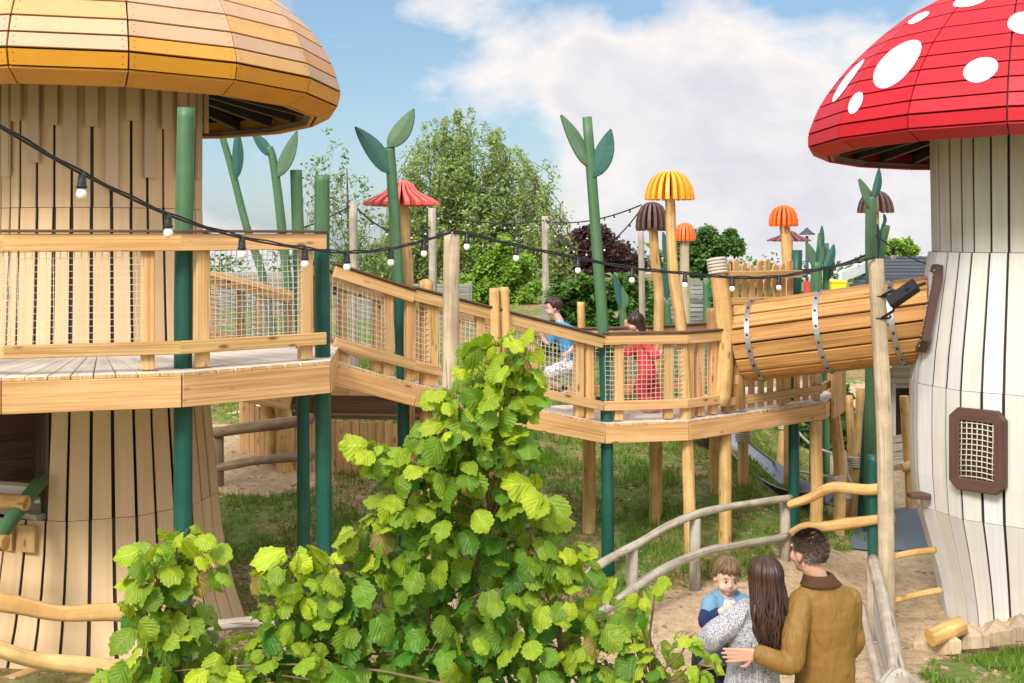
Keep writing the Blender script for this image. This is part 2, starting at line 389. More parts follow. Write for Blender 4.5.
def build_ground():
    me = bpy.data.meshes.new('ground'); nx = len(XS)
    vs = [(x, y, ground(x, y)) for y in YS for x in XS]
    fs = [(j * nx + i, j * nx + i + 1, (j + 1) * nx + i + 1, (j + 1) * nx + i) for j in range(len(YS) - 1) for i in range(nx - 1)]
    me.from_pydata(vs, [], fs); at = me.attributes.new('sand', 'FLOAT', 'POINT')
    at.data.foreach_set('value', [sandw(v[0], v[1]) for v in vs]); me.polygons.foreach_set('use_smooth', [True] * len(fs))
    m, nt, b = newmat('ground_soil'); obj = N(nt, 'ShaderNodeTexCoord').outputs['Object']
    a = N(nt, 'ShaderNodeAttribute'); a.attribute_name = 'sand'
    n1 = tex(nt, obj, 1.2, 6, .65); n2 = tex(nt, obj, 9, 6, .7); n3 = tex(nt, obj, 55, 3, .6)
    peb = N(nt, 'ShaderNodeTexVoronoi'); lk(nt, obj, peb.inputs['Vector']); peb.inputs['Scale'].default_value = 26
    grass = ramp(nt, n2, [(.3, (.095, .14, .03)), (.6, (.165, .23, .05))])
    soil = ramp(nt, n2, [(.3, (.19, .105, .05)), (.55, (.36, .225, .115)), (.72, (.46, .325, .185))])
    bare = ramp(nt, math_(nt, 'ADD', math_(nt, 'MULTIPLY', n1, .75), math_(nt, 'MULTIPLY', n2, .25)), [(.46, 0.0), (.58, 1.0)])
    turf = mix(nt, bare, grass, soil)
    sand = ramp(nt, math_(nt, 'ADD', math_(nt, 'MULTIPLY', n2, .55), math_(nt, 'MULTIPLY', n3, .45)), [(.33, (.26, .165, .09)), (.5, (.49, .35, .21)), (.68, (.62, .48, .31))])
    sand = mix(nt, ramp(nt, peb.outputs['Distance'], [(.10, .8), (.22, 0.0)]), sand, (.56, .50, .42))
    w = math_(nt, 'ADD', a.outputs['Fac'], math_(nt, 'MULTIPLY', math_(nt, 'SUBTRACT', n2, .5), .9))
    lk(nt, mix(nt, ramp(nt, w, [(.38, 0.0), (.6, 1.0)]), turf, sand), b.inputs['Base Color']); b.inputs['Roughness'].default_value = .95; b.inputs['Specular IOR Level'].default_value = .15
    bump(nt, b, math_(nt, 'ADD', n2, math_(nt, 'MULTIPLY', n3, .5)), .7, .05)
    me.materials.append(m); o = bpy.data.objects.new('ground', me); COL.objects.link(o)
    tag(o, kind='structure')
build_ground()
def build_grass():
    mb = MB(); cnt = 0; tries = 0
    while cnt < 60000 and tries < 600000:
        tries += 1
        if random.random() < .86: x, y = rnd(-5.5, 4.3), rnd(11, 21)
        else: x, y = rnd(3.0, 5.2), rnd(8.2, 10.9)
        if abs(x) > .47 * y: continue
        if sandw(x, y) > .35: continue
        k = mnoise.noise(V((x * 1.5, y * 1.5, 3))) + .5 * mnoise.noise(V((x * 5, y * 5, 9)))
        if k < rnd(-.35, .25): continue
        z = ground(x, y) - .01; h = rnd(.03, .11) * (1 + .5 * k); a = rnd(0, 6.28); w = rnd(.006, .013)
        dx, dy = math.cos(a), math.sin(a); lx, ly = rnd(-.05, .05), rnd(-.05, .05)
        b = len(mb.v)
        mb.v += [V((x - dx * w, y - dy * w, z)), V((x + dx * w, y + dy * w, z)), V((x + lx, y + ly, z + h))]
        g = rnd(.7, 1.35); yl = rnd(.0, .07)
        mb.face((b, b + 1, b + 2), None, ((.115 + yl) * g, .235 * g, .034 * g)); cnt += 1
    o = mb.build('grass', M['blade']); tag(o, 'short patchy green grass growing over the bank under the bridge', 'grass', kind='stuff')
build_grass()
def build_chips():
    """bark chips, pebbles and clods lying loose"""
    mb = MB(); mb2 = MB()
    for i in range(7000):
        x, y = rnd(-5, 5.5), rnd(9, 19)
        if abs(x) > .47 * y: continue
        s = sandw(x, y); z = ground(x, y)
        t = mb2 if s > .5 else mb
        if s > .5 and random.random() < .45: continue
        k = rnd(.008, .024); c = (rnd(.4, .9),) * 3 if s > .5 else tint(.5)
        a = rnd(0, 3.14); d = V((math.cos(a), math.sin(a), rnd(-.3, .3))) * k * rnd(1, 1.8)
        t.beam(V((x, y, z)) - d, V((x, y, z)) + d, k * 1.3, k * .8, (rnd(-.4, .4), rnd(-.4, .4), 1), c)
    for i in range(2600):
        x, y = rnd(-3.6, -1.7), rnd(9.5, 13.2); z = ground(x, y); k = rnd(.008, .024); a = rnd(0, 3.14); d = V((math.cos(a), math.sin(a), rnd(-.3, .3))) * k * rnd(1, 1.8)
        mb.beam(V((x, y, z)) - d, V((x, y, z)) + d, k * 1.3, k * .8, (rnd(-.4, .4), rnd(-.4, .4), 1), tint(.5))
    tag(mb.build('bark_mulch', M['brownrail']), 'scattered brown bark chips and clods on the bank', 'bark mulch', kind='stuff')
    tag(mb2.build('gravel', M['pebble']), 'small pale stones scattered over the sandy path', 'gravel', kind='stuff')
M['pebble'] = plain('pebble_stone', (.46, .38, .28), .8, .3, 20, 0)
build_chips()
# blue-grey safety matting as a sheet just over the ground
def build_mat():
    mb = MB(); b = 0; xs = [4.0 + .19 * i for i in range(11)]; ys = [14.1 + .2 * i for i in range(11)]
    for y in ys:
        for x in xs: mb.v.append(V((x + .12 * math.sin(y * 2.1) + .35 * (y - 13.5) * .5, y + .1 * math.sin(x * 3), ground(x + .12 * math.sin(y * 2.1) + .175 * (y - 13.5), y + .1 * math.sin(x * 3)) + .02)))
    for j in range(10):
        for i in range(10): mb.face((j * 11 + i, j * 11 + i + 1, (j + 1) * 11 + i + 1, (j + 1) * 11 + i))
    tag(mb.build('path', M['mat']), kind='structure')
build_mat()
# ------------------------------------------------------------------ mushroom towers
def polar(c, a, r, z):
    """a in degrees, 0 = towards the camera, positive = to the right"""
    return V((c[0] + r * math.sin(R(a)), c[1] - r * math.cos(R(a)), z))
def facet_pt(c, a, r, z, a0=5, n=12):
    """point at angle a on a regular n-gon whose corner radius is r"""
    st = 360 / n; k = math.floor((a - a0) / st); t = (a - a0) / st - k
    p, q = polar(c, a0 + k * st, r, z), polar(c, a0 + (k + 1) * st, r, z)
    return p.lerp(q, t)
def cladding(c, prof, per, gap, mi_fn, name, mat, parent, skip=None, th=.014, a0=5, cols=None, a_from=-180, a_to=180, warp=0.0):
    """vertical boards round a 12-gon trunk following a radius profile prof=[(z,r),...] top to bottom"""
    mb = MB(); n = 12 * per; st = 360 / n
    for k in range(n):
        am = ((k + .5) * st + a0 + 180) % 360 - 180
        if am < a_from or am > a_to or (skip and skip(am)): continue
        col = cols(k) if cols else tint(.05, .015)
        g = gap / prof[0][1] / 2 * 57.3 * rnd(.75, 1.3)
        ou, ov = rnd(0, 90), rnd(0, 90); b = len(mb.v); L = 0; us = []
        for i, (z, r) in enumerate(prof):
            if i: L += math.hypot(z - prof[i - 1][0], r - prof[i - 1][1])
            us.append(L)
            A, B = a0 + k * st + g, a0 + (k + 1) * st - g
            mb.v += [facet_pt(c, A, r, z, a0), facet_pt(c, B, r, z, a0), facet_pt(c, B, r - th, z, a0), facet_pt(c, A, r - th, z, a0)]
        w = st / 57.3 * prof[0][1]
        for i in range(len(prof) - 1):
            o = b + 4 * i
            for e, (p, q) in enumerate(((0, 1), (1, 2), (2, 3), (3, 0))):
                ve = (0, w, w + th, 2 * w)[e]; vf = (w, w + th, 2 * w, 2 * w + th)[e]
                mb.face((o + q, o + p, o + 4 + p, o + 4 + q), [(ou + us[i], ov + vf), (ou + us[i], ov + ve), (ou + us[i + 1], ov + ve), (ou + us[i + 1], ov + vf)], col)
        mb.face((b, b + 1, b + 2, b + 3)); e = b + 4 * (len(prof) - 1); mb.face((e + 3, e + 2, e + 1, e))
    return mb.build(name, mat, parent)
def core(c, prof, name, mat, parent, a0=5):
    mb = MB()
    for z, r in prof:
        for k in range(12): mb.v.append(polar(c, a0 + 30 * k, r - .026, z))
    for i in range(len(prof) - 1):
        for k in range(12): mb.face((12 * i + k, 12 * i + (k + 1) % 12, 12 * i + 12 + (k + 1) % 12, 12 * i + 12 + k))
    return mb.build(name, mat, parent)
def cap(c, prof, colfn, parent, gap=.016, a0=5, rim=(.70, .30, .03), nf=16):
    """faceted cap: one panel per facet and row, standing 12 mm proud of a dark shell so that the joints show"""
    mb = MB(); nr = len(prof) - 1
    for k in range(nf):
        for i in range(nr):
            (r0, z0), (r1, z1) = prof[i], prof[i + 1]
            p = [polar(c, a0 + 360 / nf * k, r0, z0), polar(c, a0 + 360 / nf * (k + 1), r0, z0), polar(c, a0 + 360 / nf * (k + 1), r1, z1), polar(c, a0 + 360 / nf * k, r1, z1)]
            ctr = sum(p, V((0, 0, 0))) / 4; n = (p[1] - p[0]).cross(p[3] - p[0])
            if n.length < 1e-6: n = (p[2] - p[1]).cross(p[0] - p[1])
            n.normalize(); q = []
            if n.dot(ctr - V((c[0], c[1], 4.0))) < 0: n = -n
            du = (p[1] - p[0]).normalized(); dv = ((p[3] + p[2]) / 2 - (p[0] + p[1]) / 2).normalized(); g = gap / 2
            for s, (a, e) in zip(p, ((1, 1), (-1, 1), (-1, -1), (1, -1))):
                q.append(s + du * a * g * .7 + dv * e * g)
            b = len(mb.v); mb.v += [x + n * .014 for x in q] + [x - n * .004 for x in q]
            col = colfn(k, i); ou, ov = rnd(0, 30), rnd(0, 30)
            mb.face((b, b + 1, b + 2, b + 3), [(ou, ov), (ou + 1, ov), (ou + 1, ov + .2), (ou, ov + .2)], col)
            for e in range(4): mb.face((b + e, b + 4 + e, b + 4 + (e + 1) % 4, b + (e + 1) % 4), None, col)
            # screw heads at the ends
            for s in (0, 1):
                for t in (.25, .75):
                    w = q[s].lerp(q[3 - s], t) + (du if s == 0 else -du) * .035 + n * .0155
                    bb = len(mb.v); mb.v += [w + (du * math.cos(x) + dv * math.sin(x)) * .006 for x in (0, 1.57, 3.14, 4.71)]
                    mb.face((bb, bb + 1, bb + 2, bb + 3), None, (.12, .08, .05))
    o = mb.build('cap', M['cap'], parent)
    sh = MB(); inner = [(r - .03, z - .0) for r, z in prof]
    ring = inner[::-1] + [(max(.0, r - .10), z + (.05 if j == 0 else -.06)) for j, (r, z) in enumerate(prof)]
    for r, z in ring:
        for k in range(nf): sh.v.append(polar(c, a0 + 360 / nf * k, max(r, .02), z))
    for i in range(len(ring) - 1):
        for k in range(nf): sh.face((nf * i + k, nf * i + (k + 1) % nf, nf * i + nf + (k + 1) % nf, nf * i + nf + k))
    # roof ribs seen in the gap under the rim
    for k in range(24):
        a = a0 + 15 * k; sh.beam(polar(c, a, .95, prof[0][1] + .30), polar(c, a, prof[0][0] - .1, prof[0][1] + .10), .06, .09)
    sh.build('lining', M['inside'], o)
    rb = MB(); r0, z0 = prof[0]
    for k in range(nf):
        p, q = polar(c, a0 + 360 / nf * k, r0 - .035, z0 + .075), polar(c, a0 + 360 / nf * (k + .985), r0 - .035, z0 + .075); rb.beam(p, q, .03, .16, (0, 0, 1), tuple(x * rnd(.9, 1.05) for x in rim))
    rb.build('rim_board', M['cap'], o)
    for q in [o] + list(o.children):      # the whole cap leans back a little
        for v in q.data.vertices: v.co.z -= .028 * v.co.y
    return o
LC = (-3.78, 11.0); RC = (5.18, 12.0)
# ---- left, ochre
tl = thing('mushroom_tower', 'tan boarded mushroom play tower with faceted yellow and orange cap', 'play tower', (LC[0], LC[1], 0))
capL = [(1.98, 4.645), (2.16, 4.74), (2.19, 4.87), (2.155, 4.99), (2.11, 5.12), (2.03, 5.27), (1.93, 5.41), (1.8, 5.55), (1.64, 5.68), (1.45, 5.81), (1.2, 5.95), (.9, 6.07), (.5, 6.16), (.02, 6.2)]
OR, MU, PE, LO = (.74, .31, .05), (.64, .29, .022), (.62, .39, .235), (.68, .37, .14)
def colL(k, i):
    k = (k + 8) % 16 - 8
    if i == 0: return (.70, .30, .03)
    if i == 1: return tuple(x * rnd(.94, 1.06) for x in MU)
    special = {(0, 4): LO, (-1, 4): LO, (1, 2): OR, (2, 4): LO, (2, 6): LO, (3, 3): LO, (0, 7): LO, (1, 6): LO, (3, 5): LO, (2, 2): LO}
    c = special.get((k, i), PE)
    return tuple(x * rnd(.95, 1.05) for x in c)
cap(LC, capL, colL, tl, a0=1.9)
profL = [(3.78, .925), (3.0, .95), (2.4, .975), (1.95, 1.0), (1.5, 1.045), (1.18, 1.075)]
lowL = [(1.175, 1.076), (.9, 1.10), (.6, 1.15), (.3, 1.22), (.0, 1.32), (-.2, 1.42)]
cladding(LC, [(4.95, .92), (3.785, .924)], 3, .028, None, 'upper_wall', M['tan'], tl)
mid_top = [p for p in profL if p[0] >= 2.35] + [(2.34, .977)]
cladding(LC, mid_top, 3, .03, None, 'middle_wall', M['tan'], tl)
cladding(LC, [(2.335, .977)] + [p for p in profL if p[0] < 2.3], 3, .03, None, 'middle_wall', M['tan'], tl, skip=lambda a: -60 < a < -8)
cladding(LC, lowL, 3, .024, None, 'lower_wall', M['tan'], tl)
co_ = core(LC, [(4.95, .92), (3.78, .925), (2.36, .976)], 'inner_wall', M['inside'], tl)
core(LC, lowL[:], 'inner_wall', M['inside'], tl)
# doorway on the left side: dark boarded room behind it, floor and sill
mb = MB()
for k in range(13):
    a = -64 + k * 5; p = polar(LC, a, .55, 1.2); mb.beam(p + V((0, 0, 0)), p + V((0, 0, 1.2)), .05, .03, (math.sin(R(a)), -math.cos(R(a)), 0), tint(.3))
for a in (-61, -7):
    p, q = polar(LC, a, .55, 1.8), polar(LC, a, .95, 1.8)
    mb.beam(p, q, .03, 1.15, (0, 0, 1), tint(.2))
mb.build('doorway_lining', M['brownw'], tl)
mb = MB()
for k in range(5): mb.beam(polar(LC, -59, .98 - .11 * k, 1.19), polar(LC, -9, .98 - .11 * k, 1.19), .105, .05, (0, 0, 1), tint(.1))
mb.build('doorway_floor', M['deck'], tl)
mb = MB()
for k in range(5):
    a = -56 + 11 * k; p = polar(LC, a, 1.10, .93); mb.beam(p, p + V((0, 0, .22)), .15, .03, (math.sin(R(a)), -math.cos(R(a)), 0), tint(.1))
mb.build('sill_board', M['pine'], tl)
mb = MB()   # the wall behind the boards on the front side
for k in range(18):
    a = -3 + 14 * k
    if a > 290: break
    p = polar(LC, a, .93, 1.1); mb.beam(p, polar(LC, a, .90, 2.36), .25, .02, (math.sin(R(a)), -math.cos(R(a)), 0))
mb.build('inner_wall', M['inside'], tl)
# hanging boards under the cap, alternating lengths
lens = [172, 121, 171, 126, 165, 121, 192, 130]
for k in range(20):
    a = -95 + k * 10; mb = MB(); n = V((math.sin(R(a)), -math.cos(R(a)), 0)); p = polar(LC, a, .895 if abs(((a - 5) % 30) - 15) < 8 else .918, 0)
    zb = 4.50 + rnd(-.04, .03) if k % 2 else 4.10 + rnd(-.06, .06)
    if k == 12: zb = 3.93
    mb.beam(V((p[0], p[1], 4.9)) + n * .040, V((p[0], p[1], zb)) + n * .040, .106 + rnd(-.006, .006), .030, n, tuple(x * y for x, y in zip(tint(.06), (.86, .89, 1.0))))
    mb.build('hanging_board', M['tan'], tl, .003)
# ---- right, red
tr = thing('mushroom_tower', 'cream boarded mushroom play tower with red faceted cap and white spots', 'play tower', (RC[0], RC[1], 0))
capR = [(1.98, 4.365), (2.165, 4.45), (2.165, 4.575), (2.12, 4.70), (2.06, 4.84), (1.97, 4.985), (1.87, 5.12), (1.75, 5.26), (1.60, 5.41), (1.42, 5.57), (1.2, 5.74), (.9, 5.9), (.5, 6.02), (.02, 6.08)]
def colR(k, i):
    s = rnd(.92, 1.08); return (.52 * s, .010 * s, .020 * s)
cr = cap(RC, capR, colR, tr, a0=17, rim=(.5, .012, .018))
iv, ifc = [], []
for (r0, z0) in capR:
    for k in range(16): p_ = polar((0, 0), 17 + 22.5 * k, r0, z0); iv.append(p_ - V((0, 0, .028 * p_[1])))
for i in range(len(capR) - 1):
    for k in range(16): ifc.append((16 * i + k, 16 * i + (k + 1) % 16, 16 * i + 16 + (k + 1) % 16, 16 * i + 16 + k))
bv = BVHTree.FromPolygons(iv, ifc)
def spot(px, py, rw, rh, tilt=0):
    """round white spot lying on the cap: aim at the cap where the photo shows it, then lay a disc on the surface"""
    o = V((0, 0, CZ)) - V((RC[0], RC[1], 0)); d = (P(px, py, 10) - V((0, 0, CZ))).normalized()
    h, n, i, t = bv.ray_cast(o, d)
    if h is None: return
    out = V((h[0], h[1], 0)).normalized(); nn = (out * .8 + V((0, 0, .6))).normalized()
    ux = V((0, 0, 1)).cross(nn).normalized(); uy = nn.cross(ux)
    mb = MB(); rings = 9; seg = 40; ok = True
    c0 = h + V((RC[0], RC[1], 0))
    pts = [[(0, 0)]] + [[(rw * j / rings * math.cos(2 * math.pi * k / seg), rh * j / rings * math.sin(2 * math.pi * k / seg)) for k in range(seg)] for j in range(1, rings + 1)]
    ct, stn = math.cos(R(tilt)), math.sin(R(tilt))
    for ring in pts:
        for (x, y) in ring:
            x, y = x * ct - y * stn, x * stn + y * ct
            q = h + ux * x + uy * y + nn * .6
            hh, n2, _, _ = bv.ray_cast(q, -nn)
            if hh is None: hh = h + ux * x + uy * y
            mb.v.append(hh + nn * .021 + V((RC[0], RC[1], 0)))
    for k in range(seg): mb.face((0, 1 + k, 1 + (k + 1) % seg))
    for j in range(rings - 1):
        for k in range(seg):
            a = 1 + j * seg; mb.face((a + k, a + seg + k, a + seg + (k + 1) % seg, a + (k + 1) % seg))
    mb.build('white_spot', M['white'], cr)
for a in ((898, 64, .25, .30, 10), (981, 71, .145, .135, 0), (857, 104, .085, .11, 0), (849, 81, .15, .26, 0), (972, 0, .17, .15, 0), (1026, 24, .15, .17, 0), (920, 19, .11, .10, 0), (1060, 110, .12, .12, 0)):
    spot(*a)
CRM = [(1, 1, 1), (.96, .955, .95), (1.02, .99, .93), (.90, .87, .80), (1.04, 1.05, 1.07), (1.06, 1.07, 1.09), (.96, .935, .88)]
def colC(k): c = CRM[(k * 5 + k // 3) % 7]; s = rnd(.97, 1.03); return tuple(x * s for x in c)
cladding(RC, [(4.8, .955), (4.2, .95), (3.385, .935)], 3, .024, None, 'upper_wall', M['cream'], tr, cols=lambda k: tuple(x * y for x, y in zip(tint(.04), (.90, .87, .79))))
cladding(RC, [(3.38, .972), (2.9, 1.045), (2.4, 1.12), (2.08, 1.15)], 3, .026, None, 'middle_wall', M['cream'], tr, cols=colC)
cladding(RC, [(2.075, 1.156), (1.6, 1.16), (1.2, 1.15), (.86, 1.12)], 3, .026, None, 'window_wall', M['cream'], tr, cols=colC)
cladding(RC, [(.855, 1.12), (.55, 1.03), (.25, .95), (-.02, .89), (-.34, .84), (-.5, .82)], 3, .026, None, 'lower_wall', M['cream'], tr, cols=colC)
core(RC, [(4.8, .95), (3.4, .93), (3.38, .965), (2.1, 1.15), (.86, 1.12), (.2, .93), (-.5, .82)], 'inner_wall', M['inside'], tr)
# window: cut-corner brown frame with a net
def window():
    a = -46; n = V((math.sin(R(a)), -math.cos(R(a)), 0)); c = polar(RC, a, 1.15, 1.54); t = V((0, 0, 1)).cross(n).normalized(); up = V((0, 0, 1))
    def octo(w, h, k): return [(-w + k, -h), (w - k, -h), (w, -h + k), (w, h - k), (w - k, h), (-w + k, h), (-w, h - k), (-w, -h + k)]
    mb = MB(); o, i = octo(.265, .385, .08), octo(.165, .27, .012); b = 0
    for d in (.05, -.03):
        for x, z in o: mb.v.append(c + t * x + up * z + n * d)
        for x, z in i: mb.v.append(c + t * x + up * z + n * d)
    for k in range(8):
        k2 = (k + 1) % 8
        ln = math.hypot(o[k2][0] - o[k][0], o[k2][1] - o[k][1])
        mb.face((k, k2, 8 + k2, 8 + k), [(0, 0), (ln, 0), (ln, .1), (0, .1)])
        mb.face((16 + k, 16 + k2, k2, k), [(0, 0), (ln, 0), (ln, .08), (0, .08)]); mb.face((8 + k, 8 + k2, 24 + k2, 24 + k), [(0, 0), (ln, 0), (ln, .08), (0, .08)])
    f = mb.build('window', M['frame'], tr, .006)
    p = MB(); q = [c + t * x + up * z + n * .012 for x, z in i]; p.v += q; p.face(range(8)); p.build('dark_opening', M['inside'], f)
    r = MB()
    for x in [-.15 + .05 * k for k in range(7)]: r.tube([c + t * (x + .004 * math.sin(z * 9)) + up * z + n * .03 for z in (-.27, -.1, .1, .27)], .0055, 5)
    for z in [-.25 + .05 * k for k in range(11)]: r.tube([c + t * x + up * (z + .008 * math.cos(x * 20)) + n * .033 for x in (-.165, -.06, .06, .165)], .0055, 5)
    r.build('net', M['ropew'], f)
window()
# small brown ledge on the left flank
mb = MB(); q = polar(RC, -80, 1.20, .99)
mb.prism([q + V(d) for d in ((-.10, -.07, 0), (.08, -.10, 0), (.12, 0, 0), (.08, .10, 0), (-.10, .07, 0))], .045, (0, 0, 1))
mb.build('ledge', M['frame'], tr, .004)
# ------------------------------------------------------------------ round platform, ramp and bridge
def net(o, u, v, L, Hh, cell, r, name, mat, parent, sag=.0, shear=0.0, topline=None):
    """rope net on the rectangle o + u*[0,L] + v*[0,H]; shear lifts the far end"""
    mb = MB(); o, u, v = V(o), V(u), V(v); n = u.cross(v).normalized()
    nu, nv = max(2, int(L / cell)), max(2, int(Hh / cell))
    def pt(a, b):
        return o + u * (a * L) + v * (b * Hh) + V((0, 0, shear * a)) + n * (.012 * mnoise.noise(V((a * L * 5, b * Hh * 5, o[0])))) + u * (.012 * mnoise.noise(V((b * Hh * 6, a * L * 3, 5)))) + v * (.012 * mnoise.noise(V((a * L * 6, b * Hh * 3, 8))))
    for i in range(nu + 1): mb.tube([pt(i / nu, j / 6) for j in range(7)], r, 4, cap=False)
    for j in range(nv + 1): mb.tube([pt(i / 10, j / nv) for i in range(11)], r, 4, cap=False)
    return mb.build(name, mat, parent)
def deckboards(quads, parent, pitch=.145, th=.03):
    """quads: (a0,a1,b0,b1) near edge a0->a1, far edge b0->b1; boards run across"""
    mb = MB()
    for a0, a1, b0, b1 in quads:
        a0, a1, b0, b1 = map(V, (a0, a1, b0, b1)); n = max(1, round((a1 - a0).length / pitch))
        for k in range(n):
            t0, t1 = (k + .03) / n, (k + .97) / n; e = rnd(-.006, .006)
            p = [a0.lerp(a1, t0), a0.lerp(a1, t1), b0.lerp(b1, t1), b0.lerp(b1, t0)]
            d = (p[3] - p[0]).normalized(); p[0] -= d * (.02 + e); p[1] -= d * (.02 + e)
            w = (p[1] - p[0]).length; L = (p[3] - p[0]).length; dn = V((0, 0, -th))
            mb.hexa([p[0] + dn, p[1] + dn, p[1], p[0], p[3] + dn, p[2] + dn, p[2], p[3]], L, w, th, tint(.10), 0, 1)
    return mb.build('deck', [M['deck'], M['pine']], parent, .003)
def fascia(pts, parent, h=.21, th=.05, drop=.032, mat='pine'):
    for a, b in zip(pts, pts[1:]):
        mb = MB(); a, b = V(a), V(b); d = (b - a).normalized(); a = a + d * .002; b = b - d * .002
        z = V((0, 0, -drop - h / 2)); mb.beam(a + z, b + z, th, h, (0, 0, 1), tint(.12, .05)); mb.build('fascia_beam', M[mat], parent, .004)
class Rail:
    """one run of railing: a part with its rails, posts and nets as sub-parts"""
    def __init__(s, parent, first, h=.9):
        s.p = parent; s.h = h
        s.o = None; s.first = first
    def beam(s, a, b, w, h, up=(0, 0, 1), name='top_rail', mat='pine'):
        mb = MB(); mb.beam(a, b, w, h, up, tint(.14, .05)); 
        if s.o is None: s.o = mb.build('railing', M[mat], s.p, .005); return s.o
        return mb.build(name, M[mat], s.o, .005)
def railing(parent, a, b, h, posts=(), nets=(), lower=.17, rail_h=.105, cap_=True, inset=0.0, cell=.046, pw=.095, netr=.0027, netmat='ropew', lowrail=True):
    """a,b deck edge points; posts: list of t (0..1); nets: list of (t0,t1)"""
    a, b = V(a), V(b); d = b - a; L = d.length; hd = V((d[0], d[1], 0)).normalized(); nrm = V((hd[1], -hd[0], 0)); up = V((0, 0, 1))
    a = a - nrm * inset; b = b - nrm * inset
    r = Rail(parent, None)
    zr = up * (h - rail_h / 2 - (.03 if cap_ else 0))
    main = r.beam(a + zr, b + zr, .045, rail_h)
    if lowrail: r.beam(a + up * lower + nrm * .0, b + up * lower, .045, .095, name='bottom_rail')
    if cap_:
        mb = MB(); z = up * (h - .012); mb.beam(a + z, b + z, .09, .022, (0, 0, 1)); mb.build('handrail', M['rubber'], main, .006)
    for t in posts:
        p = a.lerp(b, t) - nrm * .062
        mb = MB(); mb.beam(p + up * .012, p + up * (h - .045), pw, .07, nrm, tint(.16, .05)); mb.build('post', M['pine'], main, .005)
    for t0, t1 in nets:
        p, q = a.lerp(b, t0), a.lerp(b, t1); ln = V((q[0] - p[0], q[1] - p[1], 0)).length
        net(p + up * (lower + .02) - nrm * .03, hd, up, ln, h - lower - .13, cell, netr, 'net', M[netmat], main, shear=q[2] - p[2])
    return main
# ---- platform round the left tower
DZ = 2.56
pf = thing('timber_platform', 'round timber deck with netted railing circling the tan tower', 'platform', (LC[0], LC[1], DZ))
def pv(a, r, z=DZ): return polar(LC, a, r, z)
ANG = [-115, -85, -55, -25, 5, 31, 57]
RO = [2.7, 2.7, 2.68, 2.66, 2.66, 2.69, 2.78]
O = [pv(a, r) for a, r in zip(ANG, RO)]
RB = V((-1.56, 10.62, DZ))          # where the ramp leaves
edge = O + [RB, V((-1.95, 11.9, DZ))]
inn = [pv(a, .99) for a in ANG] + [pv(78, .99), pv(100, .99)]
mb_q = [(edge[i], edge[i + 1], inn[i], inn[i + 1]) for i in range(len(edge) - 1)]
deckboards(mb_q, pf)
fascia(edge, pf, .225)
mb = MB()
for i in range(len(edge)):
    z = V((0, 0, -.12)); mb.beam(edge[i].lerp(inn[i], .05) + z, inn[i] + z, .05, .16, (0, 0, 1), tint(.1))
mb.build('joist', M['pine'], pf)
railing(pf, O[3], O[4], 1.03, (.03, .5), [(.05, .48), (.52, 1)], lower=.17, inset=.05, rail_h=.125)
railing(pf, O[4], O[5], 1.03, (.805,), [(0, .78)], inset=.05, rail_h=.125, pw=.10)
railing(pf, O[5], O[6], 1.03, (.17, .88), [(.21, .85)], inset=.05, rail_h=.125, cell=.042, pw=.105)
railing(pf, O[2], O[3], 1.03, (.03, .5), [(.05, .95)], inset=.05, rail_h=.125)
# second ramp climbing behind the tower, seen through the net
bk = thing('access_ramp', 'timber ramp with plain sloping rail seen through the platform net', 'ramp', (-2.6, 14.5, 1.6))
B0, B1 = P(190, 372, 14.6), P(291, 392, 14.9)
B0b, B1b = B0 + V((0, 1.1, 0)), B1 + V((0, 1.1, 0))
deckboards([(B0, B1, B0b, B1b)], bk); fascia([B0, B1], bk, .2)
railing(bk, P(190, 355, 14.6), P(291, 378, 14.9), 1.03, (.02, .5, .985), [(0, 1)], cap_=False, cell=.06, netmat='ropegrey', netr=.006)
railing(bk, B0b + V((0, 0, .2)), B1b + V((0, 0, .15)), 1.0, (.02, .5, .98), [(0, 1)], cap_=False, cell=.06, netmat='ropegrey', netr=.006)
# ---- ramp and bridge
W = [V((-1.56, 10.62, 2.43)), V((-.89, 11.05, 2.18)), V((.95, 12.28, 1.625)), V((1.835, 12.5, 1.62)), V((3.62, 13.95, 1.62)), V((4.05, 14.8, 1.62))]
FR = [V((-2.05, 11.9, 2.43)), V((-1.6, 12.25, 2.18)), V((.45, 13.55, 1.625)), V((1.5, 13.85, 1.62)), V((2.75, 14.85, 1.62)), V((3.0, 15.3, 1.62))]
br = thing('footbridge', 'timber ramp and footbridge linking the tan tower to the tunnel gate', 'bridge', (.95, 12.9, 1.6))
deckboards([(W[i], W[i + 1], FR[i], FR[i + 1]) for i in range(5)], br)
fascia(W, br, .175); fascia(FR, br, .175)
mb = MB()
for i in range(5):
    for t in (0, .33, .66):
        z = V((0, 0, -.10)); mb.beam(W[i].lerp(W[i + 1], t) + z, FR[i].lerp(FR[i + 1], t) + z, .05, .13, (0, 0, 1), tint(.1))
mb.build('joist', M['pine'], br)
h0 = .9
railing(br, W[0], W[1], .88, (.70, .99), [(.0, .66)], inset=.03, cell=.045)
t_ = lambda px: (lambda k: k)(next(k / 400 for k in range(401) if 512 + F * W[1].lerp(W[2], k / 400)[0] / W[1].lerp(W[2], k / 400)[1] >= px))
railing(br, W[1], W[2], .9, [t_(437), t_(484), t_(584), t_(594)], [(t_(416), t_(433)), (t_(442), t_(481)), (t_(520), t_(580))], inset=.03, cell=.047, netr=.0033)
t3 = lambda px, i: next((k / 400 for k in range(401) if 512 + F * W[i].lerp(W[i + 1], k / 400)[0] / W[i].lerp(W[i + 1], k / 400)[1] >= px), 1)
railing(br, W[2], W[3], .93, [t3(621, 2), t3(671, 2)], [(t3(607, 2), t3(617, 2)), (t3(625, 2), t3(667, 2)), (t3(676, 2), .97)], inset=.03, cell=.047, netr=.0033)
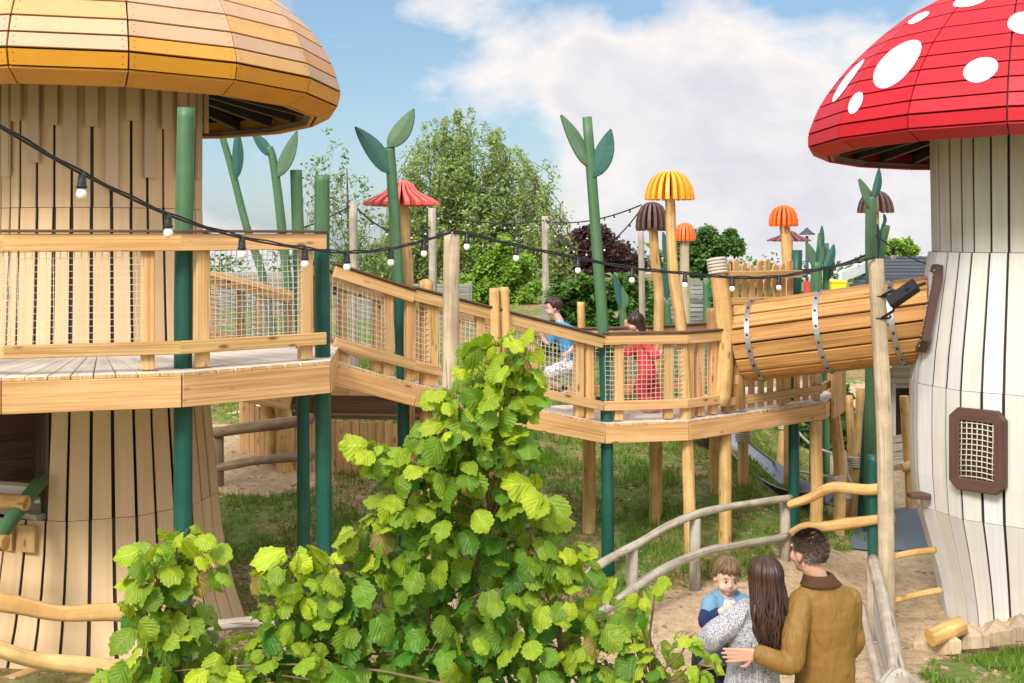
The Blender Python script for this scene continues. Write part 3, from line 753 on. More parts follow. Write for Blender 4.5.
railing(br, W[3], W[3].lerp(W[4], t3(727, 3)), .93, [t3(695, 3) / t3(727, 3), t3(706, 3) / t3(727, 3), t3(719, 3) / t3(727, 3)], [(.06, .2), (.35, .6)], inset=.03, cell=.047, netr=.0033)
railing(br, W[3].lerp(W[4], t3(727, 3)), W[4], .62, [.05, .62, .985], [], inset=.03, cap_=False, lower=.13)
for i, (pa, pb, nets) in enumerate([(FR[0], FR[1], [(0, 1)]), (FR[1], FR[2], [(0, 1)]), (FR[2], FR[3], [(0, 1)]), (FR[3], FR[4], [(0, 1)])]):
    n = max(2, int((pb - pa).length / .45)); railing(br, pa, pb, .88, [(k + .5) / n for k in range(n)], nets, inset=-.05, cell=.055, netr=.004, netmat='ropegrey')
# pickets under the tunnel and at the right end
def picket(p, h, w, nrm, name, parent, th=.028, mat='pine'):
    nrm = V(nrm).normalized(); sd = nrm.cross(V((0, 0, 1))).normalized(); p = V(p); k = rnd(.35, .65); up = V((0, 0, 1))
    mb = MB(); mb.prism([p - sd * w / 2, p + sd * w / 2, p + sd * w / 2 + up * (h - .04 * rnd(.6, 1.2)), p + sd * (w * (k - .5)) + up * h, p - sd * w / 2 + up * (h - .04 * rnd(.6, 1.2))], th, nrm, tint(.1), 0, (0, 0, 1))
    return mb.build(name, M[mat], parent, .003)
e0 = W[3].lerp(W[4], t3(727, 3)); dd = (W[4] - e0); hn = V((dd[1], -dd[0], 0)).normalized()
for k in range(9): picket(e0.lerp(W[4], .1 + .095 * k) - hn * .075 + V((0, 0, .02)), .62 + rnd(-.03, .03), .085, hn, 'picket', br)
d2 = (W[5] - W[4]); h2 = V((d2[1], -d2[0], 0)).normalized()
for k in range(9): picket(W[4].lerp(W[5], .30 + .085 * k) + h2 * .05 + V((0, 0, -.24)), .78 + rnd(-.05, .05), .08, h2, 'picket', br)
railing(br, W[4], W[5], .6, [.05, .9], [], inset=.03, cap_=False, lower=.15)
# carved rounded posts of the ramp rail
def carved(px, ptop, pbot, Y, r, name='carved_post'):
    a, b = P(px, pbot, Y), P(px, ptop, Y); mb = MB()
    mb.tube([a, a.lerp(b, .5) + V((.012, 0, 0)), b - V((0, 0, r * .9)), b - V((0, 0, r * .35)), b], [r, r * 1.04, r, r * .8, r * .3], 10, tint(.06), wob=.1, seg=3)
    return mb.build(name, M['pine2'], br)
carved(426, 279, 392, 11.26, .068); carved(494, 288, 402, 11.55, .05); carved(504, 287, 404, 11.62, .055)
carved(581, 303, 420, 13.6, .045); carved(628, 320, 420, 13.9, .045); carved(712, 308, 420, 14.1, .065)
# ---- gate of pickets in front of the tunnel
gt = thing('picket_gate', 'tall pointed picket screen with rope lashed post over the tunnel mouth', 'picket screen', e0)
e1 = P(798, 300, 13.72)
gp = [P(721, 405, 12.92), P(725, 350, 12.92), P(722, 300, 12.92), P(716, 262, 12.92)]
mb = MB(); mb.tube(gp, [.10, .095, .098, .085], 10, tint(.05), wob=.12, seg=4); po = mb.build('gate_post', M['pine2'], gt)
mb = MB(); mb.tube([P(737, 408, 13.06), P(735, 305, 13.06)], [.085, .085], 10, tint(.08), wob=.08); mb.build('gate_post', M['pine2'], gt)
mb = MB()
for k in range(5): 
    c = P(716.5 + k * .5, 260 + 3.2 * k, 12.92); mb.tube([c + V((.095 * math.cos(x), .095 * math.sin(x), .02 * math.cos(x + 1))) for x in [i * .45 for i in range(15)]], .018, 6)
mb.build('rope_lashing', M['rope'], po)
g0 = P(728, 300, 12.98); gh = V(((e1 - g0)[1], -(e1 - g0)[0], 0)).normalized()
for py, hh in ((275, .085), (301, .075)):
    mb = MB(); mb.beam(P(726, py, 12.92), P(801, py - 1, 13.70), .05, hh, (0, 0, 1), tint(.05)); mb.build('gate_rail', M['pine'], gt, .004)
for k in range(9):
    t = (k + .4) / 9; p = g0.lerp(e1, t); p = V((p[0], p[1], P(700, 318, p[1])[2])) - gh * .05
    picket(p, P(700, 261 - 3 * math.sin(k * 1.7), p[1])[2] - p[2], .085, gh, 'picket', gt)
for a, b in ((P(737, 352, 13.0), P(752, 378, 13.0)), (P(740, 330, 13.02), P(757, 312, 13.15))):
    mb = MB(); mb.beam(a, b, .06, .07, (0, -1, .2), tint(.1)); mb.build('gate_brace', M['pine'], gt, .004)
mb = MB(); mb.beam(P(734, 380, 12.98), P(800, 368, 13.6), .06, .10, (0, 0, 1), tint(.05)); mb.build('gate_rail', M['pine'], gt, .004)
# ---- barrel tunnel
ta, tb = P(744, 342, 13.2), P(924, 319, 12.3); tb = tb + (tb - ta).normalized() * .13
tn = thing('barrel_tunnel', 'sloping barrel tunnel of brown timber staves with steel hoops', 'tunnel', ta)
ax = (tb - ta).normalized(); tx = ax.cross(V((0, 0, 1))).normalized(); ty = tx.cross(ax)
NS = 16; rt = .43
for k in range(NS):
    a = 2 * math.pi * (k + .5) / NS; n = tx * math.cos(a) + ty * math.sin(a)
    mb = MB(); w = 2 * math.pi * rt / NS * .85
    mb.beam(ta + n * (rt - .02), tb + n * (rt - .02), w, .04, n, tint(.22, .06)); mb.build('stave', M['tunnel'], tn, .006)
mb = MB(); mb.tube([ta + ax * .02, tb - ax * .02], rt - .045, 24); mb.build('gap_shade_tube', M['inside'], tn)  # added dark tube: its colour stands in for shadow in the stave gaps
for t in (.09, .45, .82):
    mb = MB(); c = ta.lerp(tb, t); m = 48; b = 0
    for s in (-.028, .028):
        for rr in (rt + .004, rt + .012):
            for k in range(m):
                a = 2 * math.pi * k / m; mb.v.append(c + ax * s + (tx * math.cos(a) + ty * math.sin(a)) * rr)
    for k in range(m):
        k2 = (k + 1) % m
        for i, j in ((0, 1), (1, 3), (3, 2), (2, 0)): mb.face((i * m + k, i * m + k2, j * m + k2, j * m + k))
    hp = mb.build('hoop', M['steel'], tn)
    sb = MB()
    for k in range(NS):
        a = 2 * math.pi * (k + .5) / NS; n = tx * math.cos(a) + ty * math.sin(a); q = c + n * (rt + .013)
        sb.tube([q, q + n * .008], .013, 8)
    sb.build('bolt', M['black'], hp)
mb = MB()
cc = P(927, 308, 12.12); cn = V((-.955, .22, .20)).normalized(); cu = V((.2, 0, 1)).normalized(); cs = cn.cross(cu).normalized()
oc = lambda w, h, k: [(-w + k, -h), (w - k, -h), (w, -h + k), (w, h - k), (w - k, h), (-w + k, h), (-w, h - k), (-w, -h + k)]
o8, i8 = oc(.47, .44, .12), oc(.38, .36, .14)
for d in (.0, .075):
    for x, z in o8 + i8: mb.v.append(cc + cs * x + cu * z + cn * (d - .03))
for k in range(8):
    k2 = (k + 1) % 8
    mb.face((16 + k, 16 + k2, 24 + k2, 24 + k)); mb.face((k, k2, 16 + k2, 16 + k)); mb.face((8 + k, 24 + k, 24 + k2, 8 + k2)); mb.face((k, 8 + k, 8 + k2, k2))
col_ = mb.build('collar', M['frame'], tr, .006)
bb = MB()
for k in range(16):
    z = -.38 + .05 * k; q = cc + cs * (-.43) + cu * z + cn * .047; bb.tube([q, q + cn * .012], .010, 6)
    q = cc + cs * (.43) + cu * z + cn * .047; bb.tube([q, q + cn * .012], .010, 6)
bb.build('bolt', M['steel'], col_)
# ------------------------------------------------------------------ posts and play stalks
def gbase(px, Y, dx=0):
    x = (px - 512) * Y / F + dx; return V((x, Y, ground(x, Y) - .12))
def pole(name, label, cat, group, pts, base_px, r, mat, wob=.06, n=12, seg=4, taper=1.0, capcol=(1.15, 1.1, 1.0), zs=None):
    """round pole from the ground at base_px up through pixel points pts=[(px,py,Y)...] (bottom to top)"""
    P0 = gbase(base_px[0], base_px[1]); pp = [P0] + [P(*q) for q in pts]; m = len(pp)
    mb = MB(); mb.tube(pp, [r * lerp(1.06, taper, i / (m - 1)) for i in range(m)], n, tint(.05), wob=wob, seg=seg, capcol=capcol)
    if zs is not None:
        for i, f in enumerate(mb.f): mb.m[i] = 1 if mb.v[f[0]][2] > zs - 1e-4 else 0
    o = mb.build(name, [M[mat], M['green']]); return tag(o, label, cat, group)
G1 = 'green stained posts carrying the decks'
pole('green_post', 'green post rising through the platform rail in front of the tan tower', 'post', G1, [(183, 400, 8.95), (184, 240, 8.95), (186, 108, 8.95)], (183, 8.95), .066, 'teal', zs=3.5, seg=8)
pole('green_post', 'stout green post at the corner where platform meets ramp', 'post', G1, [(323, 400, 9.75), (322, 260, 9.75), (322, 175, 9.75)], (325, 9.75), .062, 'teal', zs=3.5, seg=8)
pole('green_post', 'darker green post just left of the platform corner post', 'post', G1, [(303, 400, 10.5), (299, 260, 10.5), (296, 170, 10.5)], (303, 10.5), .053, 'teal', zs=3.4, seg=8)
pole('green_post', 'short green post under the far right end of the bridge', 'post', G1, [(794, 470, 14.0), (794, 398, 14.0), (797, 250, 14.0)], (793, 14.0), .06, 'teal')
pole('green_post', 'leaning green post behind the weathered lamp pole, under the picket end', 'post', G1, [(868, 430, 15.2), (872, 385, 15.2)], (862, 15.2), .07, 'teal')
pole('green_post', 'slim green post standing against the weathered pole by the path', 'post', G1, [(873, 500, 12.1), (873, 455, 12.1)], (874, 12.1), .055, 'teal')
def blade(mb, base, tip, w, nrm, th=.035, bend=.0, mi=0, n=8):
    """pointed leaf board from base to tip"""
    base, tip = V(base), V(tip); d = tip - base; nrm = V(nrm); sd = d.cross(nrm).normalized(); nrm = sd.cross(d).normalized(); b = len(mb.v)
    T = [i / n for i in range(n + 1)]
    wd = [w * .5 * (math.sin(math.pi * min(1, t ** .8)) ** .8 if 0 < t < 1 else .0) + .006 for t in T]
    for sgn in (1, -1):
        for t, ww in zip(T, wd):
            c = base + d * t + sd * (bend * math.sin(math.pi * t))
            mb.v += [c - sd * ww + nrm * sgn * th * .4, c + nrm * sgn * th * .85, c + sd * ww + nrm * sgn * th * .4]
    m = 3 * (n + 1)
    for i in range(n):
        a = b + 3 * i
        uv = [(T[i], 0), (T[i + 1], 0), (T[i + 1], .1), (T[i], .1)]
        for q in (0, 1):
            mb.face((a + q, a + q + 1, a + q + 4, a + q + 3), uv, (1, 1, 1), mi); mb.face((a + m + q + 1, a + m + q, a + m + q + 3, a + m + q + 4), uv, (1, 1, 1), mi)
        mb.face((a + 3, a + m + 3, a + m, a), uv, (1, 1, 1), mi); mb.face((a + 2, a + m + 2, a + m + 5, a + 5), uv, (1, 1, 1), mi)
def stalk(label, pts, base_px, r, leaves, mat='green', group='giant grass stalks with board leaves', zs=None):
    t = thing('plant_stalk', label, 'play stalk', gbase(*base_px), group)
    pp = [gbase(*base_px)] + [P(*q) for q in pts]; mb = MB(); m = len(pp)
    mb.tube(pp, [r * lerp(1.12, .85, i / (m - 1)) for i in range(m)], 10, tint(.05), wob=.06, seg=4)
    if zs is not None:
        for i, f in enumerate(mb.f): mb.m[i] = 1 if mb.v[f[0]][2] < zs else 0
    mb.build('stem', [M[mat], M['teal']], t)
    for (b, tp, w, mt, nx) in leaves:
        Y = pts[-1][2] - .03; k = MB(); blade(k, P(b[0], b[1], Y), P(tp[0], tp[1], Y + (tp[2] if len(tp) > 2 else 0)), w, (nx, -1, .1), bend=.02); k.build('leaf', M[mt], t, .004)
    return t
stalk('tall green stalk with two leaves at the bend of the footbridge', [(607, 440, 12.40), (604, 345, 12.42), (596, 235, 12.42), (587, 117, 12.42)], (608, 12.40), .062, [((587, 166), (561, 115), .15, 'leafg', .5), ((593, 178), (611, 129), .20, 'leaft', -.3)], zs=2.3)
stalk('dark green stalk with two broad leaves in front of the red cap', [(403, 400, 11.5), (397, 260, 11.5), (392, 180, 11.5), (390, 147, 11.5)], (405, 11.5), .056, [((390, 174), (355, 127), .17, 'leaft', .2), ((388, 148), (414, 109), .17, 'leafg', -.2)], zs=3.0)
stalk('thin leaning stalk with one hanging leaf behind the tan tower', [(268, 300, 17), (246, 225, 17), (232, 170, 17), (221, 132, 17)], (282, 17), .055, [((236, 180), (237, 128), .15, 'leaft', .2)], 'green')
stalk('green stalk with a pair of leaves just left of two bare green posts', [(288, 300, 17.2), (282, 230, 17.2), (274, 165, 17.2), (269, 147, 17.2)], (290, 17.2), .066, [((270, 156), (252, 133), .15, 'leaft', .2), ((277, 178), (297, 131), .2, 'leafg', -.2)], 'green')
stalk('green stalk with a curled leaf in front of the brown dome cap', [(872, 320, 15), (871, 250, 15), (871, 215, 15), (871, 197, 15)], (870, 15), .075, [((873, 212), (859, 179), .15, 'leafg', .6), ((873, 200), (879, 168), .09, 'leaft', -.2)], 'green')
stalk('short leaning stalk to the right of the brown dome cap stem', [(878, 300, 15.4), (881, 250, 15.4), (886, 225, 15.4)], (876, 15.4), .065, [((876, 258), (877, 224), .08, 'leaft', .2), ((883, 226), (884, 214), .03, 'leaft', .2)], 'green')
stalk('cluster stalk with spear leaves beyond the picket screen', [(816, 330, 17), (816, 290, 17), (817, 262, 17)], (816, 17), .09, [((815, 268), (806, 242), .12, 'leafg', .2), ((817, 262), (822, 226), .09, 'leaft', .2), ((824, 270), (834, 244), .12, 'leaft', -.2), ((819, 270), (819, 233), .1, 'leafg', .1)], 'green')
stalk('plain green stem beside the spear leaf cluster', [(826, 300, 17.2), (826, 243, 17.2)], (826, 17.2), .05, [((828, 280), (833, 255), .07, 'leaft', .1)], 'green')
stalk('low pointed leaf pair in front of the clipped hedge', [(624, 330, 18), (622, 310, 18), (620, 298, 18)], (625, 18), .06, [((621, 310), (614, 274), .12, 'leaft', .2), ((624, 310), (622, 288), .12, 'leafg', -.2)], 'green')
stalk('small spear of leaves between the orange cap stem and the small orange red cap', [(668, 330, 18.5), (667, 300, 18.5)], (668, 18.5), .06, [((666, 262), (663, 232), .1, 'leaft', .2), ((667, 300), (664, 262), .12, 'leaft', -.2)], 'green')
stalk('low green stem before the grey slatted wall left of the gate', [(707, 330, 17), (707, 308, 17), (706, 280, 17)], (707, 17), .06, [((708, 300), (717, 278), .1, 'leaft', .2)], 'green')
# ---- timber support posts
G2 = 'peeled timber posts under the footbridge'
def supp(label, px, Y, topz, r=.07, bend=0, top_px=None):
    b = gbase(px, Y); tx = ((top_px or px) - 512) * Y / F
    mb = MB(); m = b.lerp(V((tx, Y, topz)), .5) + V((bend, 0, 0)); mb.tube([b, m, V((tx, Y, topz))], [r * 1.05, r, r * .95], 10, tint(.07), wob=.1, seg=5)
    return tag(mb.build('support_post', M['pine2']), label, 'post', G2)
ZT = 1.41
supp('brown post behind the green stalk at the bend of the bridge', 589, 13.5, ZT, .075)
supp('straight post under the far edge of the bridge below the girl', 655, 13.65, ZT, .068)
supp('short post half hidden behind the slide top', 717, 14.5, ZT, .07, -.03)
supp('pale straight post to the right of the wavy post', 725, 13.0, ZT, .072)
supp('rope bound post with the slide passing behind it', 743, 15.0, ZT, .07)
supp('leaning post far back at the foot of the slide', 781, 16.8, ZT, .085, .02, 786)
supp('sturdy post just right of the short green post', 815, 13.85, ZT, .075, .02)
supp('wavy post at the right corner of the bridge', 838, 14.6, ZT, .075, .05, 834)
supp('thin curved post behind the right corner of the bridge', 841, 16.0, ZT, .055, .08, 849)
supp('slanting post with rope wound round it behind the lamp pole', 849, 15.6, ZT + .15, .07, .05, 861)
supp('dark post below the ramp beside the timber hut', 404, 12.3, 1.95, .065)
supp('square looking post below the ramp behind the hazel', 426, 11.3, 1.9, .06)
def wrap(px, py, Y, r, turns, label):
    c = P(px, py, Y); mb = MB(); n = turns * 12
    mb.tube([c + V(((r + .012) * math.cos(i * 2 * math.pi / 12), (r + .012) * math.sin(i * 2 * math.pi / 12), (i / n - .5) * turns * .028)) for i in range(n + 1)], .015, 6)
    return tag(mb.build('rope_binding', M['rope']), label, 'rope binding', 'rope bindings on the posts')
wrap(743, 437, 15.0, .075, 4, 'rope wound round the post in front of the slide')
wrap(786, 425, 16.8, .09, 4, 'rope wound round the leaning post at the foot of the slide')
wrap(836, 482, 14.6, .08, 6, 'rope wound round the wavy corner post')
wrap(855, 462, 15.6, .075, 5, 'rope wound round the slanting post behind the lamp pole')
def rope(pts, r, label, group='hand ropes strung between the posts'):
    mb = MB(); mb.tube([P(*q) for q in pts], r, 6, seg=6); return tag(mb.build('rope', M['rope']), label, 'rope', group)
rope([(743, 437, 14.93), (765, 455, 15.4), (786, 468, 16.6), (836, 478, 14.5)], .018, 'long sagging rope from the bound post past the slide to the corner post')
rope([(790, 422, 16.8), (812, 445, 16.2), (850, 459, 15.5)], .018, 'upper rope between the leaning post and the slanting post')
rope([(857, 460, 15.5), (880, 468, 16), (905, 462, 16.5)], .018, 'rope running right from the slanting post behind the lamp pole')
rope([(845, 452, 15.6), (848, 475, 15.2), (858, 492, 15.0)], .022, 'loose rope hanging down from the slanting post')
# ---- fin caps on timber stems
FINC = {}
def fin_cap(parent, c, rad, h, nf, prof, mats, th):
    """one fin mesh per cap, copied round the stem"""
    out = [(rad * a, h * b) for a, b in prof]; first = None; acc = []
    for k in range(nf):
        if k < len(mats) or k >= 10**6:
            mb = MB(); a0 = .02
            pts = [V((a0, 0, out[0][1]))] + [V((x, 0, z)) for x, z in out] + [V((a0, 0, out[-1][1]))]
            pts = [V((max(a0, p[0]), 0, p[2])) for p in pts]
            q = []
            for p in pts:
                if not q or (p - q[-1]).length > 1e-4: q.append(p)
            b = len(mb.v); n = len(q)
            # outer edge swells: thin at the stem, thicker at the rim
            for s in (1, -1):
                for p in q: mb.v.append(c + V((p[0], s * th * (.25 + .75 * min(1, p[0] / rad)) / 2, p[2])))
            mb.face(range(b + n - 1, b - 1, -1), None, tint(.08)); mb.face(range(b + n, b + 2 * n), None, tint(.08))
            for i in range(n):
                i2 = (i + 1) % n; mb.face((b + i, b + i2, b + n + i2, b + n + i), None, (1.25, 1.3, 1.35))
            o = mb.build('cap_fin', mats[k], None); 
            # re-centre the mesh on the stem axis
            for v in o.data.vertices: v.co -= c
            o.location = c - wloc(parent); o.parent = parent; acc.append(o)
        else:
            o = acc[k % len(acc)].copy(); COL.objects.link(o); o.parent = parent
        o.rotation_euler = (0, 0, 2 * math.pi * k / nf + .1)
DOME = [(.0, 1.0), (.28, .985), (.52, .90), (.72, .74), (.88, .5), (.97, .22), (1.0, 0.0), (.90, -.02), (.62, .07), (.3, .12)]
BELL = [(.0, 1.0), (.35, .97), (.65, .85), (.86, .62), (.97, .35), (1.0, .10), (.94, -.02), (.80, .0), (.45, .10), (.2, .12)]
UMB = [(.0, 1.0), (.16, .99), (.30, .86), (.42, .60), (.56, .46), (.78, .30), (1.0, .10), (1.0, -.02), (.84, .02), (.70, -.06), (.52, .06), (.36, -.04), (.2, .10)]
def mushroom(label, stem, base_px, rs, capc, rad, h, nf, prof, mats, th, group='giant timber mushrooms with finned caps', stemmat='pine2'):
    t = thing('mushroom_post', label, 'wooden mushroom', gbase(*base_px), group)
    pp = [gbase(*base_px)] + [P(*q) for q in stem]; m = len(pp); mb = MB()
    mb.tube(pp, [rs * lerp(1.12, .82, i / (m - 1)) for i in range(m)], 10, tint(.05), wob=.09, seg=5); mb.build('stem', M[stemmat], t)
    fin_cap(t, P(*capc), rad, h, nf, prof, mats, th)
    return t
mushroom('tall timber mushroom with a striped orange dome cap on a wavy pale stem', [(687, 440, 12.62), (682, 335, 12.62), (673, 270, 12.62), (670, 200, 12.62), (670, 185, 12.62)], (692, 12.62), .062, (669.5, 199.5, 12.62), .265, .30, 20, DOME, [M['orange']], .042)
mushroom('timber mushroom with a dark brown bell cap left of the orange dome', [(657, 400, 13.8), (659, 300, 13.8), (655, 262, 13.8), (653, 225, 13.8), (652, 215, 13.8)], (657, 13.8), .060, (652, 230.5, 13.8), .19, .33, 16, BELL, [M['brownfin']], .038)
mushroom('timber mushroom with a wide faded red umbrella cap behind a green stalk', [(408, 300, 13.2), (405, 240, 13.2), (403, 200, 13.2), (402, 190, 13.2)], (409, 13.2), .062, (401.5, 205, 13.2), .42, .27, 22, UMB, [M['pinkred']], .055)
mushroom('timber mushroom with an orange red dome cap above the picket screen', [(789, 300, 15.6), (787, 250, 15.6), (784, 222, 15.6), (783, 214, 15.6)], (790, 15.6), .075, (783.5, 226, 15.6), .19, .27, 17, BELL, [M['orangered']], .036)
mushroom('small distant mushroom with orange red fins right of the orange dome', [(685, 310, 19.5), (684.5, 255, 19.5), (684.5, 232, 19.5)], (686, 19.5), .085, (685, 240.5, 19.5), .175, .29, 16, BELL, [M['orangered']], .045, stemmat='pale')
mushroom('distant mushroom with a flat maroon cap behind the orange red dome', [(789, 300, 20), (789, 250, 20), (789, 236, 20)], (789, 20), .07, (789, 241, 20), .36, .17, 18, UMB, [M['maroonfin']], .05)
mushroom('timber mushroom with a brown ribbed dome cap near the red capped tower', [(874, 300, 15.9), (875, 230, 15.9), (875, 200, 15.9)], (873, 15.9), .06, (875.5, 212.5, 15.9), .24, .29, 17, DOME, [M['brownfin']], .04)
# ---- weathered poles for the festoon lights
pole('lamp_pole', 'weathered round pole carrying the lights beside the ramp', 'pole', 'poles carrying the festoon lights', [(450, 420, 9.3), (451, 300, 9.3), (452, 232, 9.3)], (449, 9.3), .064, 'pale', .03)
pole('lamp_pole', 'weathered pole with floodlight standing before the barrel tunnel', 'pole', 'poles carrying the festoon lights', [(885, 450, 11.2), (880, 340, 11.2), (876, 259, 11.2)], (887, 11.2), .072, 'pale', .03)
for px, pt, Y, r, lb in ((353, 203, 17, .06, 'thin grey pole behind the ramp, left of the red umbrella cap'), (432, 208, 18.5, .062, 'thin grey pole right of the red umbrella cap'), (545, 216, 23, .065, 'thin grey pole at the left edge of the copper beech'), (641, 232, 17.5, .045, 'slim grey pole behind the brown bell cap')):
    pole('lamp_pole', lb, 'pole', 'poles carrying the festoon lights', [(px + 1, 300, Y), (px, pt, Y)], (px + 2, Y), r, 'grey', .03)
# ---- festoon cables
def bez(a, b, sag, n=16):
    return [a.lerp(b, i / n) + V((0, 0, -sag * 4 * (i / n) * (1 - i / n))) for i in range(n + 1)]
def festoon(label, path, r, bulbs, big=True, s=1.0, twin=True):
    t = thing('festoon_light', label, 'festoon lights', path[0], 'festoon light strings')
    mb = MB(); mb.tube(path, r, 6)
    if twin: mb.tube([p + V((0, .004, r * 1.7 + .004 * math.sin(i * 1.3))) for i, p in enumerate(path)], r * .8, 6)
    mb.build('cable', M['cable'], t)
    for p in bulbs:
        mb = MB(); lean = V((rnd(-.02, .02), rnd(-.02, .02), -1)).normalized(); z0 = V((0, 0, -r))
        mb.tube([p + V((0, 0, .012)), p + z0 + lean * .01 * s, p + z0 + lean * .05 * s, p + z0 + lean * .052 * s, p + z0 + lean * .065 * s], [.012 * s, .021 * s, .023 * s, .027 * s, .027 * s], 10)
        h = mb.build('bulb_holder', M['black'], t)
        mb = MB(); q = p + z0 + lean * .062 * s; mb.tube([q, q + lean * .012 * s, q + lean * .03 * s, q + lean * .048 * s, q + lean * .058 * s, q + lean * .062 * s], [.015 * s, .021 * s, .027 * s, .023 * s, .013 * s, .003], 12)
        mb.build('bulb', M['bulb'], h)
    return t
def sample_px(path, px):
    for a, b in zip(path, path[1:]):
        pa, pb = 512 + F * a[0] / a[1], 512 + F * b[0] / b[1]
        if pa <= px <= pb: return a.lerp(b, (px - pa) / max(1e-6, pb - pa))
    return path[-1]
def catm(pts, seg=8):
    mb = MB(); mb.tube(pts, .01, 3, seg=seg, cap=False); n = len(mb.v) // 3
    return [(mb.v[3 * i] + mb.v[3 * i + 1] + mb.v[3 * i + 2]) / 3 for i in range(n)]
c1 = catm([P(-30, 108, 4.9), P(0, 127, 5.1), P(82, 174, 5.6), P(168, 215, 6.2), P(242, 238, 6.8), P(305, 249, 7.4), P(348, 253, 7.9), P(392, 249, 8.5), P(424, 241, 8.9), P(451, 233, 9.22)])
festoon('black cable with white bulbs swooping from the left past the tan tower', c1, .0068, [sample_px(c1, x) for x in (82, 168, 242, 305, 347, 391, 424)], s=.92)
c2 = catm([P(453, 233, 9.22), P(466, 234, 9.3), P(516, 246, 9.6), P(579, 259, 10.0), P(634, 269, 10.3), P(686, 274, 10.6), P(734, 278, 10.8), P(779, 277, 11.0), P(825, 269, 11.1), P(875, 258, 11.12)])
festoon('black cable with bulbs crossing from the ramp pole to the floodlight pole', c2, .0078, [sample_px(c2, x) for x in (467, 516, 578, 632, 685, 732, 779)], s=.95)
c3 = catm([P(876, 260, 11.12), P(895, 264, 11.5), P(934, 268, 12.0)]); 
c3b = bez(P(876, 235, 15), P(934, 266, 13), .05); festoon('short cable with one bulb running down to the red capped tower', c3b, .009, [sample_px(c3b, 893)], s=1.1, twin=False)
def far_string(label, a, b, sag, n, s=1.0, r=.011):
    p = bez(a, b, sag, 22); fs = festoon(label, p, r, [p[int((i + .5) * 22 / n)] for i in range(n)], s=s, twin=False); return fs
far_string('distant light string left of the thin pole behind the ramp', P(200, 232, 15.5), P(353, 204, 17), .22, 7, .6)
far_string('distant light string from the thin pole down behind the red umbrella cap', P(353, 204, 17), P(432, 226, 18.5), .25, 6, .6)
far_string('distant light string in front of the big willow', P(432, 212, 18.5), P(545, 220, 23), .12, 9, .7)
far_string('upper distant light string above the copper beech', P(545, 221, 23), P(641, 205, 17.5), .12, 8, .6)
far_string('lower sagging distant light string above the copper beech', P(545, 218, 23), P(641, 209, 17.5), .62, 9, .6)
far_string('distant cable bunched behind the spear leaf cluster', P(800, 270, 16), P(872, 252, 15), .06, 3, .7, .014)
# ---- floodlight on the pole
fl = thing('floodlight', 'black rectangular floodlight tilted on a bracket of the weathered pole', 'floodlight', P(880, 300, 11.1))
mb = MB(); c = P(903, 294, 10.95); d = (P(921, 283, 10.85) - P(885, 308, 11.0)).normalized()
mb.beam(c - d * .15, c + d * .15, .13, .075, (-.35, -.6, .7)); mb.build('housing', M['black'], fl, .008)
mb = MB(); nn = (V((-.35, -.6, .7)) - d * d.dot(V((-.35, -.6, .7)))).normalized(); mb.beam(c - d * .125 - nn * .04, c + d * .125 - nn * .04, .105, .006, nn); mb.build('glass', M['slide'], fl)
for arm in ([P(882, 296, 11.12), P(893, 290, 11.0), P(903, 293, 11.0)], [P(882, 318, 11.12), P(893, 311, 11.0), P(896, 303, 11.0)]):
    mb = MB(); mb.tube(arm, .014, 6); mb.build('bracket_arm', M['black'], fl)
mb = MB(); mb.tube([P(905, 290, 10.9), P(926, 283, 10.85)], .016, 6); mb.build('sensor_arm', M['black'], fl)
for py in (296, 318):
    mb = MB(); q = P(881, py, 11.2); mb.tube([q + V((.08 * math.cos(x * .5), .08 * math.sin(x * .5), 0)) for x in range(14)], .009, 6); mb.build('pole_strap', M['black'], fl)
# ---- log rail fences
def rails(label, cat, name, pts, r, mat, group=None, wob=.12, caplight=(1.2, 1.15, 1.0)):
    mb = MB(); rr = r if isinstance(r, list) else [r] * len(pts)
    mb.tube(pts, rr, 12, tint(.04), wob=wob, seg=6, capcol=caplight); return tag(mb.build(name, M[mat]), label, cat, group)
def fence(label, cat, mat, rail_list, post_list, group=None, name='log_fence', pr=.06):
    f = thing(name, label, cat, rail_list[0][0][0], group)
    for pts, r in rail_list:
        mb = MB(); mb.tube([p + V((rnd(-.02, .02), 0, rnd(-.022, .022))) for p in pts], r, 12, tint(.08), wob=.30, seg=6, capcol=(1.2, 1.15, 1.05)); mb.build('rail', M[mat], f)
    for (px, Y, pt) in post_list:
        b = gbase(px, Y); mb = MB(); mb.tube([b, P(px, pt, Y)], [pr, pr * .95], 10, tint(.08), wob=.06, seg=2); mb.build('post', M[mat], f)
    return f
fence('grey weathered log fence curving up the bank behind the family', 'fence', 'grey',
      [([P(575, 586, 10.4), P(598, 566, 10.6), P(633, 545, 11.2), P(690, 518, 11.9), P(740, 506, 12.4), P(791, 499, 12.9)], [.044, .040, .038, .038, .036, .042]),
       ([P(580, 632, 10.1), P(610, 606, 10.5), P(660, 572, 11.3), P(705, 550, 11.9), P(745, 544, 12.4), P(788, 537, 12.9)], [.045, .042, .042, .040, .038, .042])],
      [(632, 11.24, 548), (695, 11.98, 518), (785, 12.95, 500)])
fence('golden peeled log rails joining the grey fence to the slim green post', 'fence', 'pine2',
      [([P(788, 506, 12.85), P(808, 497, 12.7), P(832, 490, 12.4), P(870, 488, 12.05), P(893, 486, 12.0)], [.042, .055, .056, .052, .05]),
       ([P(790, 533, 12.85), P(805, 525, 12.7), P(830, 525, 12.4), P(870, 520, 12.05), P(893, 515, 12.0)], [.042, .055, .056, .052, .05])], [])
